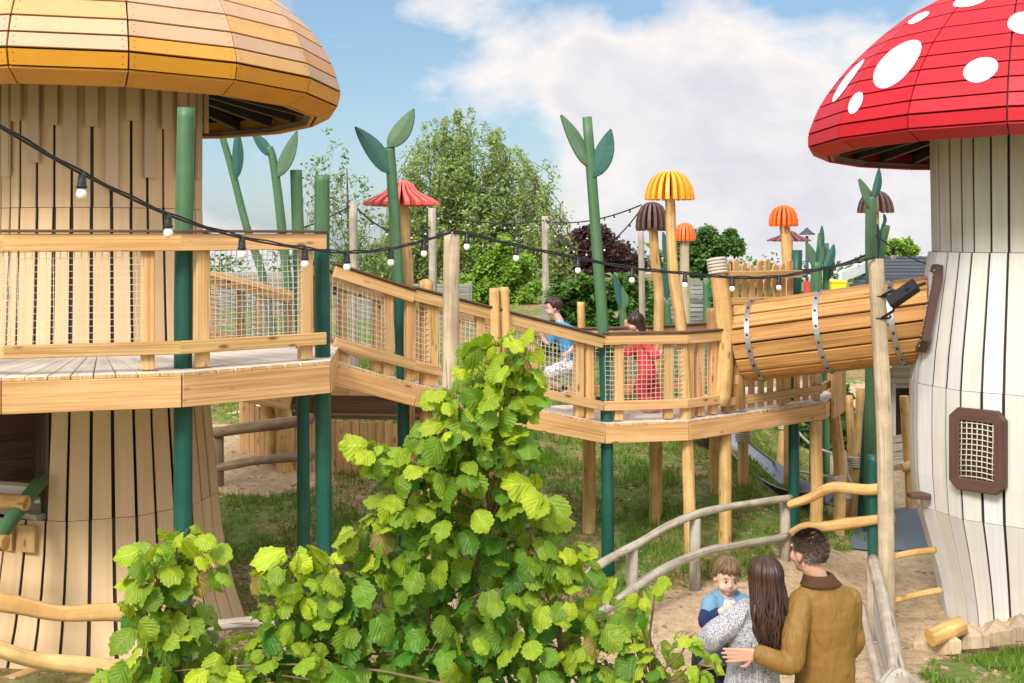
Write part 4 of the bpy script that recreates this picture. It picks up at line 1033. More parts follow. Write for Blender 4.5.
fence('golden wavy log rails at the lower left in front of the tan tower', 'fence', 'pine2',
      [([P(-60, 590, 8.4), P(0, 604, 8.4), P(60, 612, 8.5), P(115, 613, 8.6), P(160, 618, 8.8)], [.062, .062, .06, .062, .055]),
       ([P(-60, 625, 8.2), P(0, 652, 8.2), P(40, 661, 8.3), P(100, 670, 8.4), P(150, 668, 8.5)], [.055, .055, .06, .058, .052])], [(162, 8.85, 600), (-62, 8.4, 570)])
fence('bleached pale log rail behind the hazel at the tower foot', 'fence', 'grey',
      [([P(165, 630, 8.9), P(215, 623, 9.0), P(262, 623, 9.1), P(300, 628, 9.2)], [.045, .042, .045, .04])], [(290, 9.2, 612)])
fence('brown two rail timber fence under the platform beside the gravel path', 'fence', 'brownrail',
      [([P(212, 434, 14.7), P(260, 427, 14.4), P(312, 417, 14.0)], [.068, .068, .068]), ([P(216, 466, 14.7), P(260, 461, 14.4), P(312, 456, 14.0)], [.052, .052, .052])],
      [(219, 14.7, 432)], pr=.06)
fence('far pale log fence along the gravel path under the platform', 'fence', 'pale',
      [([P(190, 426, 17.8), P(235, 416, 17.9), P(266, 406, 18.0), P(330, 398, 18.2)], [.06] * 4)], [(262, 18.0, 398), (190, 17.8, 415)])
# near right: log handrail with netting, coming towards the camera
fr = thing('log_handrail', 'silvery log handrail with stretched netting beside the man', 'handrail', P(873, 560, 11.0))
ra, rb = P(873, 560, 10.9), P(900, 684, 8.0)
mb = MB(); mb.tube([ra, ra.lerp(rb, .5) + V((.01, 0, .01)), rb], [.055, .058, .060], 12, tint(.04), wob=.16, seg=5); mb.build('rail', M['grey'], fr)
for t in (.02, .97):
    q = ra.lerp(rb, t); mb = MB(); mb.tube([V((q[0] - .01, q[1], ground(q[0], q[1]) - .1)), V((q[0], q[1], q[2] - .02))], .055, 10, tint(.05), wob=.06); mb.build('post', M['grey'], fr)
la, lb = V((ra[0], ra[1], ground(ra[0], ra[1]) + .1)), V((rb[0], rb[1], ground(rb[0], rb[1]) + .12))
mb = MB()
for i in range(40):
    for s in (0, 1):
        t = i / 39; u = t + (.05 if s else -.05); mb.tube([la.lerp(lb, t) , ra.lerp(rb, min(1, max(0, u)))], .004, 4, cap=False)
for j in range(1, 8): mb.tube([la.lerp(ra, j / 8), lb.lerp(rb, j / 8)], .004, 4, cap=False)
mb.build('net', M['ropegrey'], fr)
mb = MB(); mb.tube([P(884, 690, 8.0), P(898, 676, 8.1), P(915, 690, 8.2)], .06, 10, tint(.04), wob=.12, seg=4); mb.build('rail', M['grey'], fr)
rails('crooked bleached branch leaning beside the silvery handrail', 'branch', 'branch', [P(862, 606, 10.2), P(866, 630, 9.7), P(874, 660, 9.1), P(882, 690, 8.6)], [.028, .032, .034, .036], 'grey')
rails('upper thin peeled rail between the lamp pole and the cream tower', 'rail', 'log_rail', [P(888, 558, 11.3), P(910, 553, 11.4), P(935, 550, 11.5)], [.03, .028, .03], 'pine2', 'thin peeled rails by the cream tower')
rails('lower thin peeled rail between the lamp pole and the cream tower', 'rail', 'log_rail', [P(890, 602, 11.3), P(912, 596, 11.4), P(941, 590, 11.5)], [.03, .03, .03], 'pine2', 'thin peeled rails by the cream tower')
pole('support_post', 'peeled post at the path behind the lamp pole', 'post', 'peeled posts along the far path', [(889, 420, 15.5), (889, 416, 15.5)], (889, 15.5), .045, 'pine2')
pole('support_post', 'tall wavy peeled post against the pale shed', 'post', 'peeled posts along the far path', [(909, 470, 16.2), (906, 430, 16.2), (904, 396, 16.2)], (911, 16.2), .06, 'pine2', .1)
rails('short peeled log pegged to the wavy post by the shed', 'log', 'log_rail', [P(902, 468, 16.1), P(914, 464, 16.1)], [.06, .06], 'pine2')
# ---- log and wedge steps at the foot of the cream tower
st = [(926, 962, 638, 624, 10.55)]
mb = MB(); mb.tube([P(930, 638, 10.35), P(962, 625, 10.45)], [.075, .078], 16, tint(.04), wob=.03, capcol=(1.15, 1.1, .95)); tag(mb.build('log', M['pine2']), 'short peeled log lying on the wedge steps by the cream tower', 'log')
mb = MB(); mb.tube([P(968, 636, 10.8), P(990, 631, 10.7), P(1035, 622, 10.6)], [.045, .05, .05], 12, tint(.05), wob=.08, seg=3); tag(mb.build('log', M['pine2']), 'long peeled log lying along the foot of the cream tower', 'log')
for i, (x0, x1, y0, y1, Y) in enumerate(((913, 962, 643, 640, 10.3), (947, 990, 637, 634, 10.28), (984, 1016, 634, 630, 10.26), (1008, 1040, 629, 625, 10.24))):
    mb = MB(); a, b = P(x0, y0, Y + .3), P(x1, y1, Y - .05); h = .13; zz = V((0, 0, h)); fw = V((.12, -.26, 0))
    q = [a, b, b + V((-.02, .34, 0)), a + V((.12, .30, 0))]; mb.hexa([p - zz for p in q] + q, h, .3, .3, tint(.1))
    tag(mb.build('wedge_step', M['pale'], None, .012), ('first low wedge block, half under the short log', 'second wedge block from the left in the tower steps', 'third wedge block from the left in the tower steps', 'rightmost wedge block at the photo edge')[i], 'step block', 'wedge blocks at the foot of the cream tower')
# ---- steps and ladder at the left edge
ld = thing('log_ladder', 'green stringer ladder with round log treads at the left edge', 'ladder', P(-10, 560, 8.6))
mb = MB(); mb.tube([P(-70, 640, 8.3), P(0, 535, 9.3), P(43, 478, 9.9)], [.062, .062, .055], 12, tint(.05), seg=3); mb.build('stringer', M['green'], ld)
mb = MB(); mb.tube([P(-190, 640, 8.3), P(-120, 535, 9.3), P(-77, 478, 9.9)], [.062, .062, .055], 12, tint(.05), seg=3); mb.build('stringer', M['green'], ld)
for (px, py, Y) in ((27, 503, 9.55), (6, 543, 9.1), (-22, 585, 8.8)):
    mb = MB(); e = P(px, py, Y); mb.tube([e + V((-1.1, .15, .02)), e], [.068, .062], 14, tint(.05), wob=.05, capcol=(1.2, 1.1, .9)); mb.build('tread', M['pine2'], ld)
mb = MB(); mb.beam(P(-40, 484, 9.7), P(36, 490, 9.85), .16, .07, (0, 0, 1)); mb.beam(P(-40, 496, 9.6), P(40, 500, 9.8), .14, .03, (0, 0, 1), tint(.1)); mb.build('landing', M['deck'], ld, .005)
mb = MB(); mb.beam(P(-20, 694, 9.3), P(66, 662, 9.9), .09, .10, (0, 0, 1)); tag(mb.build('edging_board', M['pine'], None, .006), 'sawn edging board on the mulch at the lower left corner', 'edging board')
# ---- slide
sd = thing('slide', 'steel slide running down the bank under the footbridge', 'slide', P(700, 432, 15.8))
sp = [P(697, 428, 16.6), P(722, 446, 16.3), P(752, 470, 16.0), P(778, 490, 15.6), P(800, 500, 15.3), P(822, 502, 15.1), P(838, 502, 14.9)]
mb = MB(); rows = catm(sp, 4); prof = [(-.30, .17), (-.26, .17), (-.22, .02), (-.12, -.02), (.12, -.02), (.22, .02), (.26, .17), (.30, .17)]
for i, p in enumerate(rows):
    t = (rows[min(i + 1, len(rows) - 1)] - rows[max(0, i - 1)]).normalized(); s = t.cross(V((0, 0, 1))).normalized()
    for a, z in prof: mb.v.append(p + s * a + V((0, 0, z)))
for i in range(len(rows) - 1):
    for k in range(7): mb.face((8 * i + k, 8 * i + k + 1, 8 * i + 9 + k, 8 * i + 8 + k), None, (1, 1, 1), 0, True)
ch = mb.build('chute', M['slide'], sd); so_ = ch.modifiers.new('solid', 'SOLIDIFY'); so_.thickness = .008
mb = MB(); mb.tube([P(690, 427, 16.3), P(706, 431, 16.0)], [.10, .10], 12); mb.build('start_log', M['pine2'], sd)
mb = MB(); e = rows[-1]
mb.tube([P(834, 503, 15.2), P(847, 494, 15.0)], .07, 12); mb.build('end_roll', M['steel'], sd)
# ---- timber hut under the ramp
ht = thing('timber_hut', 'low boarded timber play hut under the ramp', 'play hut', P(340, 470, 14.2))
ha, hb, hc = P(288, 0, 15.3), P(425, 0, 15.1), P(240, 0, 16.3)
def zat(py, Y): return P(0, py, Y)[2]
for (A, B, n) in ((ha, hb, 17), (hc, ha, 9)):
    for k in range(n):
        q = A.lerp(B, (k + .5) / n); d = (B - A); L = math.hypot(d[0], d[1]) / n; g = ground(q[0], q[1]); nn = V((d[1], -d[0], 0)).normalized()
        mb = MB(); mb.beam(V((q[0], q[1], g - .08)), V((q[0], q[1], g + .66 + rnd(-.012, .012))), L * .90, .03, nn, tint(.12)); mb.build('wall_board', M['pine'], ht, .003)
    z1 = ground(*A[:2]); z2 = ground(*B[:2]); nb = V(((B - A)[1], -(B - A)[0], 0)).normalized()
    for k in range(5):
        q0, q1 = A.lerp(B, k / 5), A.lerp(B, (k + .97) / 5); mb = MB(); bk2 = -nb * .35
        mb.beam(V((q0[0], q0[1], z1 + .98)) + bk2, V((q1[0], q1[1], z1 + .98)) + bk2, .03, .34, (0, 0, 1), tint(.12)); mb.build('back_board', M['pine'], ht, .003)
    mb = MB(); mb.beam(V((A[0], A[1], z1 + .69)) - nb * .09, V((B[0], B[1], z1 + .69)) - nb * .09, .16, .05, (0, 0, 1)); mb.build('shelf', M['brownw'], ht, .003)
    mb = MB(); mb.beam(V((A[0], A[1], z1 + .79)) - nb * .33, V((B[0], B[1], z1 + .79)) - nb * .33, .02, .26, (0, 0, 1)); mb.build('inner_board', M['brownw'], ht)
for px, pt, Y in ((270, 385, 15.6), (284, 392, 15.3)):
    pole('support_post', 'curved peeled trunk post by the hut, ' + ('left' if px < 280 else 'right') + ' of the pair', 'post', 'carved trunk posts by the hut', [(px + 3, 430, Y), (px - 4, 400, Y), (px, pt, Y)], (px, Y), .085 if px < 280 else .1, 'pine2', .15)
# ------------------------------------------------------------------ far things
# grey woven screens and slatted walls beyond the bridge
def slat_wall(label, px0, px1, ptop, Y, rows, arch=0, name='slatted_screen', mat='greyfence'):
    t = thing(name, label, 'screen', gbase((px0 + px1) / 2, Y)); a, b = P(px0, ptop, Y), P(px1, ptop, Y); g = ground((a[0] + b[0]) / 2, Y)
    H = a[2] - g; mb = MB()
    for k in range(rows):
        z = g + H * (k + .5) / rows; ins = 0
        if arch: f = (k + .5) / rows; ins = (b[0] - a[0]) / 2 * (1 - math.sqrt(max(0, 1 - max(0, (f - .45) / .55) ** 2)))
        mb.beam(V((a[0] + ins, Y, z)), V((b[0] - ins, Y + .0, z)), .02, H / rows * .82, (0, 0, 1), tint(.25))
    mb.build('slat_panel', M[mat], t)
    if not arch:
        for x in (a[0], (a[0] + b[0]) / 2, b[0]):
            p = MB(); p.beam(V((x, Y + .04, g)), V((x, Y + .04, a[2] + .05)), .07, .05, (0, -1, 0)); p.build('post', M[mat], t)
    return t
slat_wall('grey round topped willow screen behind the boy', 541, 566, 281, 22, 26, 1)
slat_wall('grey slatted wall left of the picket gate', 687, 706, 281, 21, 16)
slat_wall('grey slatted screen between the two tall mushroom stems', 661, 676, 283, 21.5, 14)
slat_wall('long grey reed screen along the back of the ramp', 352, 470, 284, 24, 20)
slat_wall('grey reed screen behind the back ramp rail', 196, 330, 272, 26, 20)
def wire_fence(label, px0, px1, ptop, Y):
    t = thing('wire_fence', label, 'fence', gbase((px0 + px1) / 2, Y)); a, b = P(px0, ptop, Y), P(px1, ptop, Y); g = ground((a[0] + b[0]) / 2, Y); H = a[2] - g; mb = MB()
    n = int((b[0] - a[0]) / .16)
    for i in range(n + 1): x = lerp(a[0], b[0], i / n); mb.beam(V((x, Y, g)), V((x, Y, a[2])), .008, .008, (0, -1, 0))
    for j in range(7): z = g + H * (j + .5) / 7; mb.beam(V((a[0], Y + .01, z)), V((b[0], Y + .01, z)), .008, .008)
    mb.build('mesh', M['steel'], t)
    for i in range(5): x = lerp(a[0], b[0], i / 4); p = MB(); p.beam(V((x, Y + .05, g - .1)), V((x, Y + .05, a[2] + .06)), .08, .08, (0, -1, 0)); p.build('post', M['grey'], t)
wire_fence('thin wire mesh fence on the bank left of the timber hut', 190, 330, 372, 19.5)
# pale shed behind the cream tower
sh = thing('shed', 'pale boarded shed with a dark doorway behind the cream tower', 'shed', P(915, 440, 19))
def boardwall(px0, px1, ptop, pbot, Y, n, name, mat, vertical=True):
    for k in range(n):
        x0, x1 = lerp(px0, px1, k / n), lerp(px0, px1, (k + .96) / n); mb = MB()
        if vertical: mb.beam(P((x0 + x1) / 2, pbot, Y), P((x0 + x1) / 2, ptop, Y), (x1 - x0) * Y / F, .03, (0, -1, 0), tint(.1))
        else:
            y = lerp(ptop, pbot, (k + .5) / n); mb.beam(P(px0, y, Y), P(px1, y, Y), .03, (pbot - ptop) / n * .95 * Y / F, (0, 0, 1), tint(.1))
        mb.build(name, M[mat], sh)
boardwall(868, 892, 368, 482, 19, 4, 'wall_board', 'shed'); boardwall(892, 980, 352, 388, 19, 5, 'wall_board', 'shed', False); boardwall(914, 980, 388, 482, 19, 9, 'wall_board', 'shed')
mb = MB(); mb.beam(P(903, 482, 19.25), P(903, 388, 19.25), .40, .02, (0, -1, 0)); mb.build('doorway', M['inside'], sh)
for px in (893.5, 913):
    mb = MB(); mb.beam(P(px, 482, 18.95), P(px, 378, 18.95), .06, .05, (0, -1, 0)); mb.build('door_post', M['shed'], sh, .004)
mb = MB(); mb.beam(P(890, 380, 18.93), P(960, 382, 18.93), .06, .08, (0, 0, 1)); mb.build('lintel', M['shed'], sh, .004)
mb = MB(); mb.beam(P(840, 356, 18.7), P(1000, 350, 18.7), 1.2, .06, (0, 0, 1)); mb.build('roof', M['greyfence'], sh)
# grey retaining boards beside the path
mb = MB()
for k in range(4): mb.beam(P(888, 440 + 8 * k, 17.9), P(918, 436 + 8 * k, 18.1), .05, .10, (0, 0, 1), tint(.15))
tag(mb.build('retaining_wall', M['grey']), 'low grey plank retaining wall behind the wavy post', 'retaining wall')
# dark roofed building at the right
bd = thing('building', 'distant low building with a dark tiled roof beyond the tunnel', 'building', P(900, 300, 34))
mb = MB(); a, b, c, d = P(838, 297, 34), P(985, 297, 34), P(985, 258, 37), P(880, 258, 37); mb.v += [a, b, c, d]; mb.face((0, 1, 2, 3), [(0, 0), (4, 0), (4, 1.5), (1, 1.5)])
for k in range(12):
    t = k / 11; p, q = a.lerp(d, t), b.lerp(c, t); mb.beam(p, q, .12, .05, (0, -.5, 1), tint(.3))
mb.build('roof', M['slate'], bd)
mb = MB(); mb.box(P(910, 306, 35.2), 4.2, 2.0, 1.0); mb.build('wall', M['shed'], bd)
mb = MB(); mb.beam(P(840, 277, 33.8), P(879, 262, 36.8), .08, .30, (0, 0, 1)); mb.build('barge_board', M['white'], bd)
# yellow bin, red board, street lamp
yb = thing('yellow_bin', 'bright yellow tapered bin beyond the tunnel', 'bin', P(837, 300, 24))
mb = MB(); c = P(837, 303, 24); mb.hexa([c + V(q) for q in ((-.11, -.11, -.4), (.11, -.11, -.4), (.11, .11, -.4), (-.11, .11, -.4), (-.15, -.15, .4), (.15, -.15, .4), (.15, .15, .4), (-.15, .15, .4))], .8, .3, .3); mb.build('body', M['yellow'], yb, .01)
mb = MB(); mb.box(P(837, 281.5, 24), .33, .33, .05); mb.build('lid', M['yellow'], yb, .01)
yb.location = c + V((0, 0, -.4))
for o in yb.children: o.location = -(c + V((0, 0, -.4))) + V(P(837, 300, 24))
mb = MB(); mb.beam(P(807, 300, 24), P(807, 281, 24), .12, .05, (0, -1, 0)); mb.beam(gbase(807, 24.05), P(807, 300, 24.05), .05, .05, (0, -1, 0)); tag(mb.build('sign_board', M['red']), 'narrow red sign board left of the spear leaf cluster', 'sign')
lp = thing('street_lamp', 'slim street lamp with a conical shade above the maroon cap', 'street lamp', gbase(807, 30))
mb = MB(); mb.tube([gbase(807, 30), P(807, 236, 30)], [.05, .035], 8); mb.build('post', M['slate'], lp)
mb = MB(); c = P(807, 234, 30); mb.tube([c + V((0, 0, -.02)), c, c + V((0, 0, .06)), c + V((0, 0, .12)), c + V((0, 0, .16))], [.20, .20, .12, .05, .02], 14); mb.build('lamp_shade', M['slate'], lp)
# ------------------------------------------------------------------ trees
def leafcards(mb, c, n, rad, size, cols, flat=1.0, upb=.4):
    c = V(c)
    for i in range(n):
        while True:
            q = V((rnd(-1, 1), rnd(-1, 1), rnd(-1, 1)))
            if q.length <= 1: break
        p = c + V((q[0] * rad[0], q[1] * rad[1], q[2] * rad[2])); s = size * rnd(.6, 1.3)
        d = V((rnd(-1, 1), rnd(-1, 1), rnd(-.9, .5))).normalized(); nn = V((rnd(-.7, .7), rnd(-.8, .8) - .45, rnd(.1, 1) + upb)); sd = d.cross(nn)
        if sd.length < .05: continue
        sd = sd.normalized(); nn = sd.cross(d).normalized(); b = len(mb.v); w = s * .26 * flat
        mb.v += [p, p + d * s * .5 + sd * w + nn * s * .08, p + d * s, p + d * s * .5 - sd * w + nn * s * .08]
        k = random.choice(cols); g = rnd(.88, 1.15); col = (k[0] * g, k[1] * g, k[2] * g)
        mb.face((b, b + 1, b + 2), None, col); mb.face((b, b + 2, b + 3), None, col)
def limb(mb, a, b, r0, r1, wig=.15, n=5):
    a, b = V(a), V(b); L = (b - a).length; pts = [a]
    for i in range(1, n): pts.append(a.lerp(b, i / n) + V((rnd(-wig, wig), rnd(-wig, wig), rnd(-wig, wig))) * L * .3)
    pts.append(b); mb.tube(pts, [lerp(r0, r1, i / n) for i in range(n + 1)], 7, tint(.1), seg=2); return pts
def tree(name, label, cat, base, top_pts, trunk_r, clumps, cols, size, n, twigs=True, spray=False, group=None, trunkmat='bark', flat=1.0):
    """clumps: (px,py,Y,rpx,weight); limbs reach from the trunk to every clump"""
    t = thing(name, label, cat, base, group); bm, lm = MB(), MB()
    base = V(base); tp = [base] + [V(p) for p in top_pts]
    bm.tube(tp, [trunk_r * lerp(1.1, .3, i / (len(tp) - 1)) for i in range(len(tp))], 9, wob=.1, seg=4); tot = sum(c[4] for c in clumps)
    for (px, py, Y, rp, wg) in clumps:
        c = P(px, py, Y); r = rp * Y / F
        j = min(range(len(tp)), key=lambda i: (tp[i] - c).length + (0 if tp[i][2] < c[2] else 99) + (1e9 if i == 0 and len(tp) > 2 else 0)); st = tp[j]
        pts = limb(bm, st, c, trunk_r * .35, trunk_r * .08)
        m = int(n * wg / tot); k = max(3, int(3 + rp / 5))
        if spray:
            k = max(5, int(rp * .8))
            for q in range(k):
                o = V((rnd(-1, 1), rnd(-1, 1), rnd(-1, .6))); o = o.normalized() * rnd(0, .95); a = c + o * r * .9; b = a + V((rnd(-.4, .4) + o[0] * .5, rnd(-.4, .4), rnd(.5, 1.1))) * r * .75
                pt = limb(bm, a, b, trunk_r * .05, trunk_r * .015, .12, 4)
                for j in range(6):
                    cc = a.lerp(b, j / 5); leafcards(lm, cc, max(1, m // (k * 6)), (r * .17, r * .17, r * .15), size, cols, flat, .1)
            continue
        for q in range(k):
            o = V((rnd(-1, 1), rnd(-1, 1), rnd(-.9, 1))); o = o.normalized() * rnd(.35, 1.0) if o.length > .01 else o
            cc = c + o * r * .9
            if twigs: limb(bm, c, cc, trunk_r * .07, trunk_r * .02, .1, 3)
            leafcards(lm, cc, m // k, (r * rnd(.3, .55), r * .5, r * rnd(.3, .5)), size, cols, flat)
    bm.build('trunk', M[trunkmat], t); lm.build('crown', M['foliage'], t); return t
WIL = [(.24, .32, .085), (.28, .35, .10), (.19, .27, .07), (.33, .38, .18)]
YEL = [(.20, .33, .035), (.26, .38, .045), (.13, .24, .03)]
MID = [(.08, .165, .035), (.12, .21, .045), (.055, .115, .028)]
COP = [(.065, .026, .032), (.095, .036, .042), (.04, .017, .022), (.12, .055, .055)]
HED = [(.065, .15, .025), (.11, .21, .04), (.04, .09, .018), (.15, .26, .055)]
def spray_tree(name, label, cat, px0, Y, env, nb, leaves, cols, size, tr, base_y):
    """loose upright tree: long thin branches fan up from the stem, each dressed with small leaves"""
    t = thing(name, label, cat, gbase(px0, Y)); bm, lm = MB(), MB(); base = gbase(px0, Y); fork = P(px0, base_y, Y)
    bm.tube([base, base.lerp(fork, .5) + V((.1, 0, 0)), fork, P(px0 - 3, env[0][0] + 30, Y)], [tr * 1.2, tr, tr * .8, tr * .15], 9, wob=.1, seg=4)
    ys = [e[0] for e in env]
    for i in range(nb):
        while True:
            y = rnd(ys[0], ys[-1]); lo, hi = interp(y, [(e[0], e[1]) for e in env]), interp(y, [(e[0], e[2]) for e in env])
            if random.random() < (hi - lo) / 175 + .1: break
        x = rnd(lo, hi); dep = (hi - lo) * .45 * Y / F
        tip = P(x, y, Y) + V((0, rnd(-dep, dep), 0)); sy = min(base_y + 10, y + rnd(45, 110)); st = P(px0 + (x - px0) * rnd(.15, .5), sy, Y) + V((0, (tip[1] - Y) * .4, 0))
        pts = [st, st.lerp(tip, .5) + V(((x - px0) * .0022 * Y * .25 + rnd(-.1, .1), rnd(-.1, .1), 0)), tip]; bm.tube(pts, [tr * .13, tr * .07, tr * .02], 5, tint(.1), seg=4, cap=False)
        for j in range(7):
            f = .22 + .78 * j / 6; c = (st.lerp(pts[1], f * 2) if f < .5 else pts[1].lerp(tip, f * 2 - 1)); w = (.50 - .34 * f) * (.7 + Y / 70)
            o = V((rnd(-w, w), rnd(-w, w), rnd(-.1, .3))); bm.tube([c, c + o], [tr * .025, tr * .012], 4, cap=False)
            leafcards(lm, c + o * .7, int(leaves / (nb * 7)), (w * .55, w * .55, w * .75), size, cols, .85, .1)
    bm.build('trunk', M['bark'], t); lm.build('crown', M['foliage'], t); return t
Yw = 34
spray_tree('willow_tree', 'tall loose grey green willow behind the ramp', 'tree', 458, Yw, [(114, 443, 462), (130, 425, 505), (160, 408, 532), (200, 398, 545), (240, 390, 545), (290, 385, 545), (318, 385, 545)], 330, 56000, WIL, .125, .22, 280)
Ys = 30
spray_tree('slender_tree', 'sparse upright young tree with thin leaves behind the platform corner', 'tree', 350, Ys, [(138, 318, 332), (180, 314, 365), (220, 322, 385), (260, 325, 392), (305, 328, 392)], 50, 3400, MID + WIL, .12, .08, 285)
Yy = 27
tree('young_tree', 'bright yellow green young tree just right of the lamp pole', 'tree', gbase(502, Yy), [P(502, 280, Yy), P(503, 245, Yy)], .10,
     [(503, 245, Yy, 12, .6), (490, 262, Yy, 18, 1.2), (517, 262, Yy, 18, 1.2), (500, 280, Yy, 26, 2), (478, 285, Yy, 18, 1), (528, 282, Yy, 18, 1), (485, 305, Yy, 26, 1.6), (518, 308, Yy, 26, 1.6), (468, 245, Yy, 9, .2)], YEL, .105, 14000, flat=1.2)
Yc = 40
tree('copper_beech', 'purple copper beech behind the tall green stalk', 'tree', gbase(592, Yc), [P(592, 275, Yc), P(592, 245, Yc)], .2,
     [(590, 236, Yc, 20, 1.3), (568, 247, Yc, 24, 1.7), (614, 246, Yc, 22, 1.5), (552, 262, Yc, 16, 1), (634, 262, Yc, 14, .9), (590, 265, Yc, 26, 2.2), (562, 270, Yc, 20, 1.4), (622, 268, Yc, 20, 1.4), (600, 288, Yc, 26, 1.8), (570, 292, Yc, 22, 1.4), (630, 290, Yc, 18, 1)], COP, .14, 26000, flat=1.3)
Yr = 46
tree('round_tree', 'round mid green tree behind the small orange red cap', 'tree', gbase(705, Yr), [P(705, 285, Yr), P(706, 255, Yr)], .22,
     [(710, 242, Yr, 20, 1.4), (692, 250, Yr, 21, 1.6), (728, 252, Yr, 20, 1.5), (705, 260, Yr, 30, 2.6), (682, 272, Yr, 20, 1.3), (732, 272, Yr, 18, 1.2), (708, 285, Yr, 26, 1.8), (672, 290, Yr, 18, 1), (660, 262, Yr, 9, .3)], MID, .17, 19000, flat=1.4)
for i, (x, y, r, lb) in enumerate(((632, 296, 20, 'bushy dark green shrub behind the girl'), (742, 292, 16, 'small green bush behind the picket gate'), (900, 250, 13, 'green tree top showing above the dark roof'))):
    Y = (36, 38, 50)[i]
    tree('shrub', lb, 'shrub', gbase(x, Y), [P(x, y + 6, Y), P(x, y - r * .4, Y)], .08, [(x, y, Y, r, 1.5), (x - r * .8, y + r * .35, Y, r * .7, 1), (x + r * .8, y + r * .35, Y, r * .7, 1), (x, y + r * .9, Y, r, 1)], (HED, MID, YEL)[i], .15, 4200, group='shrubs beyond the playground', flat=1.4)
Yh = 20.5
tree('hedge', 'clipped dense green hedge behind the boy and the green stalk', 'hedge', gbase(590, Yh), [P(590, 300, Yh)], .08,
     [(560 + 13 * i, 290 + 3 * math.sin(i * 2), Yh, 13, 1) for i in range(7)] + [(560 + 13 * i, 306, Yh, 14, 1) for i in range(7)] + [(550 + 13 * i, 324, Yh, 14, .9) for i in range(9)] + [(550 + 13 * i, 341, Yh, 14, .8) for i in range(9)], HED, .105, 20000, flat=1.4, twigs=False)
tree('hedge', 'loose yellow green hedge right of the slim grey pole', 'hedge', gbase(660, Yh + 1.5), [P(660, 300, Yh + 1.5)], .08,
     [(638 + 12 * i, 290 + 4 * math.sin(i * 2), Yh + 1.5, 12, 1) for i in range(9)] + [(638 + 12 * i, 308, Yh + 1.5, 13, 1) for i in range(9)] + [(632 + 12 * i, 325, Yh + 1.5, 13, 1) for i in range(10)], YEL + HED, .11, 13000, flat=1.4, twigs=False)
tree('hedge', 'dark bramble thicket on the bank behind the slide', 'hedge', gbase(820, 19.6), [P(820, 420, 19.6)], .05,
     [(760 + 17 * i, 412 + 5 * math.sin(i * 2.3), 19.6 + .1 * i, 18, 1) for i in range(8)] + [(765 + 17 * i, 436, 19.3, 17, 1) for i in range(7)], HED + MID, .12, 7500, flat=1.3, twigs=False)
for i, (px0, px1, py, Y, lb) in enumerate(((200, 330, 292, 30, 'dark mixed hedge behind the back ramp'), (330, 470, 300, 30, 'green hedge behind the long reed screen'), (690, 860, 300, 33, 'low green hedge behind the picket screen'))):
    n = int((px1 - px0) / 14)
    tree('hedge', lb, 'hedge', gbase((px0 + px1) / 2, Y), [P((px0 + px1) / 2, py, Y)], .08, [(px0 + 14 * k, py + 5 * math.sin(k * 1.7), Y, 15, 1) for k in range(n + 1)] + [(px0 + 14 * k, py + 20, Y, 15, 1) for k in range(n + 1)], (COP + HED + HED, MID, MID)[i], .12, 9500, flat=1.3, twigs=False)
mbf = MB()
for k in range(150):
    x = -90 + 1.25 * k + rnd(-.4, .4); Y = rnd(60, 75); h = rnd(1.0, 2.2)
    leafcards(mbf, (x, Y, ground(x, Y) + h * .4), 150, (1.6, 1.2, h * .55), .28, MID, 1.4)
tag(mbf.build('far_wood', M['foliage']), 'far line of trees along the horizon', 'woodland', kind='stuff')
# ------------------------------------------------------------------ hazel shrub in the foreground
def hazel_leaf(mb, base, d, nrm, L, col, fold=.16, droop=.22, n=12):
    d = V(d).normalized(); sd = d.cross(V(nrm))
    if sd.length < .05: sd = d.cross(V((.3, -1, .2)))
    sd = sd.normalized(); nn = sd.cross(d).normalized(); b = len(mb.v); tw = rnd(-.15, .15); ph = rnd(0, 6)
    for i in range(n + 1):
        t = i / n
        w = .50 * (math.sin(math.pi * min(1, (t * .93 + .07) ** .82)) ** .62) if t < .97 else .0
        if t > .72: w *= 1 - ((t - .72) / .28) ** 1.2 * .85
        x = t - (.05 if i == 0 else 0)
        tooth = (.05 if i % 2 else -.03) * rnd(.5, 1.4)
        for s in (-1, -.5, 0, .5, 1):
            ww = w + (tooth if abs(s) == 1 and 0 < i < n else 0)
            xx = x - (.09 * abs(s) if i == 0 else 0) + .05 * abs(s) * w
            y = s * ww; z = -fold * abs(y) * 1.2 - droop * t * t + .05 * math.sin(t * 8 + ph + s * 2.4) + tw * y + .035 * math.sin(ph * 3 + i * 1.6) * abs(s)
            mb.v.append(base + (d * xx + sd * y + nn * z) * L)
    for i in range(n):
        for k in range(4):
            a = b + 5 * i + k; t0, t1 = i / n, (i + 1) / n; y0, y1 = (k - 2) / 4, (k - 1) / 4
            mb.face((a, a + 1, a + 6, a + 5), [(t0, y0), (t0, y1), (t1, y1), (t1, y0)], col, 0, True)
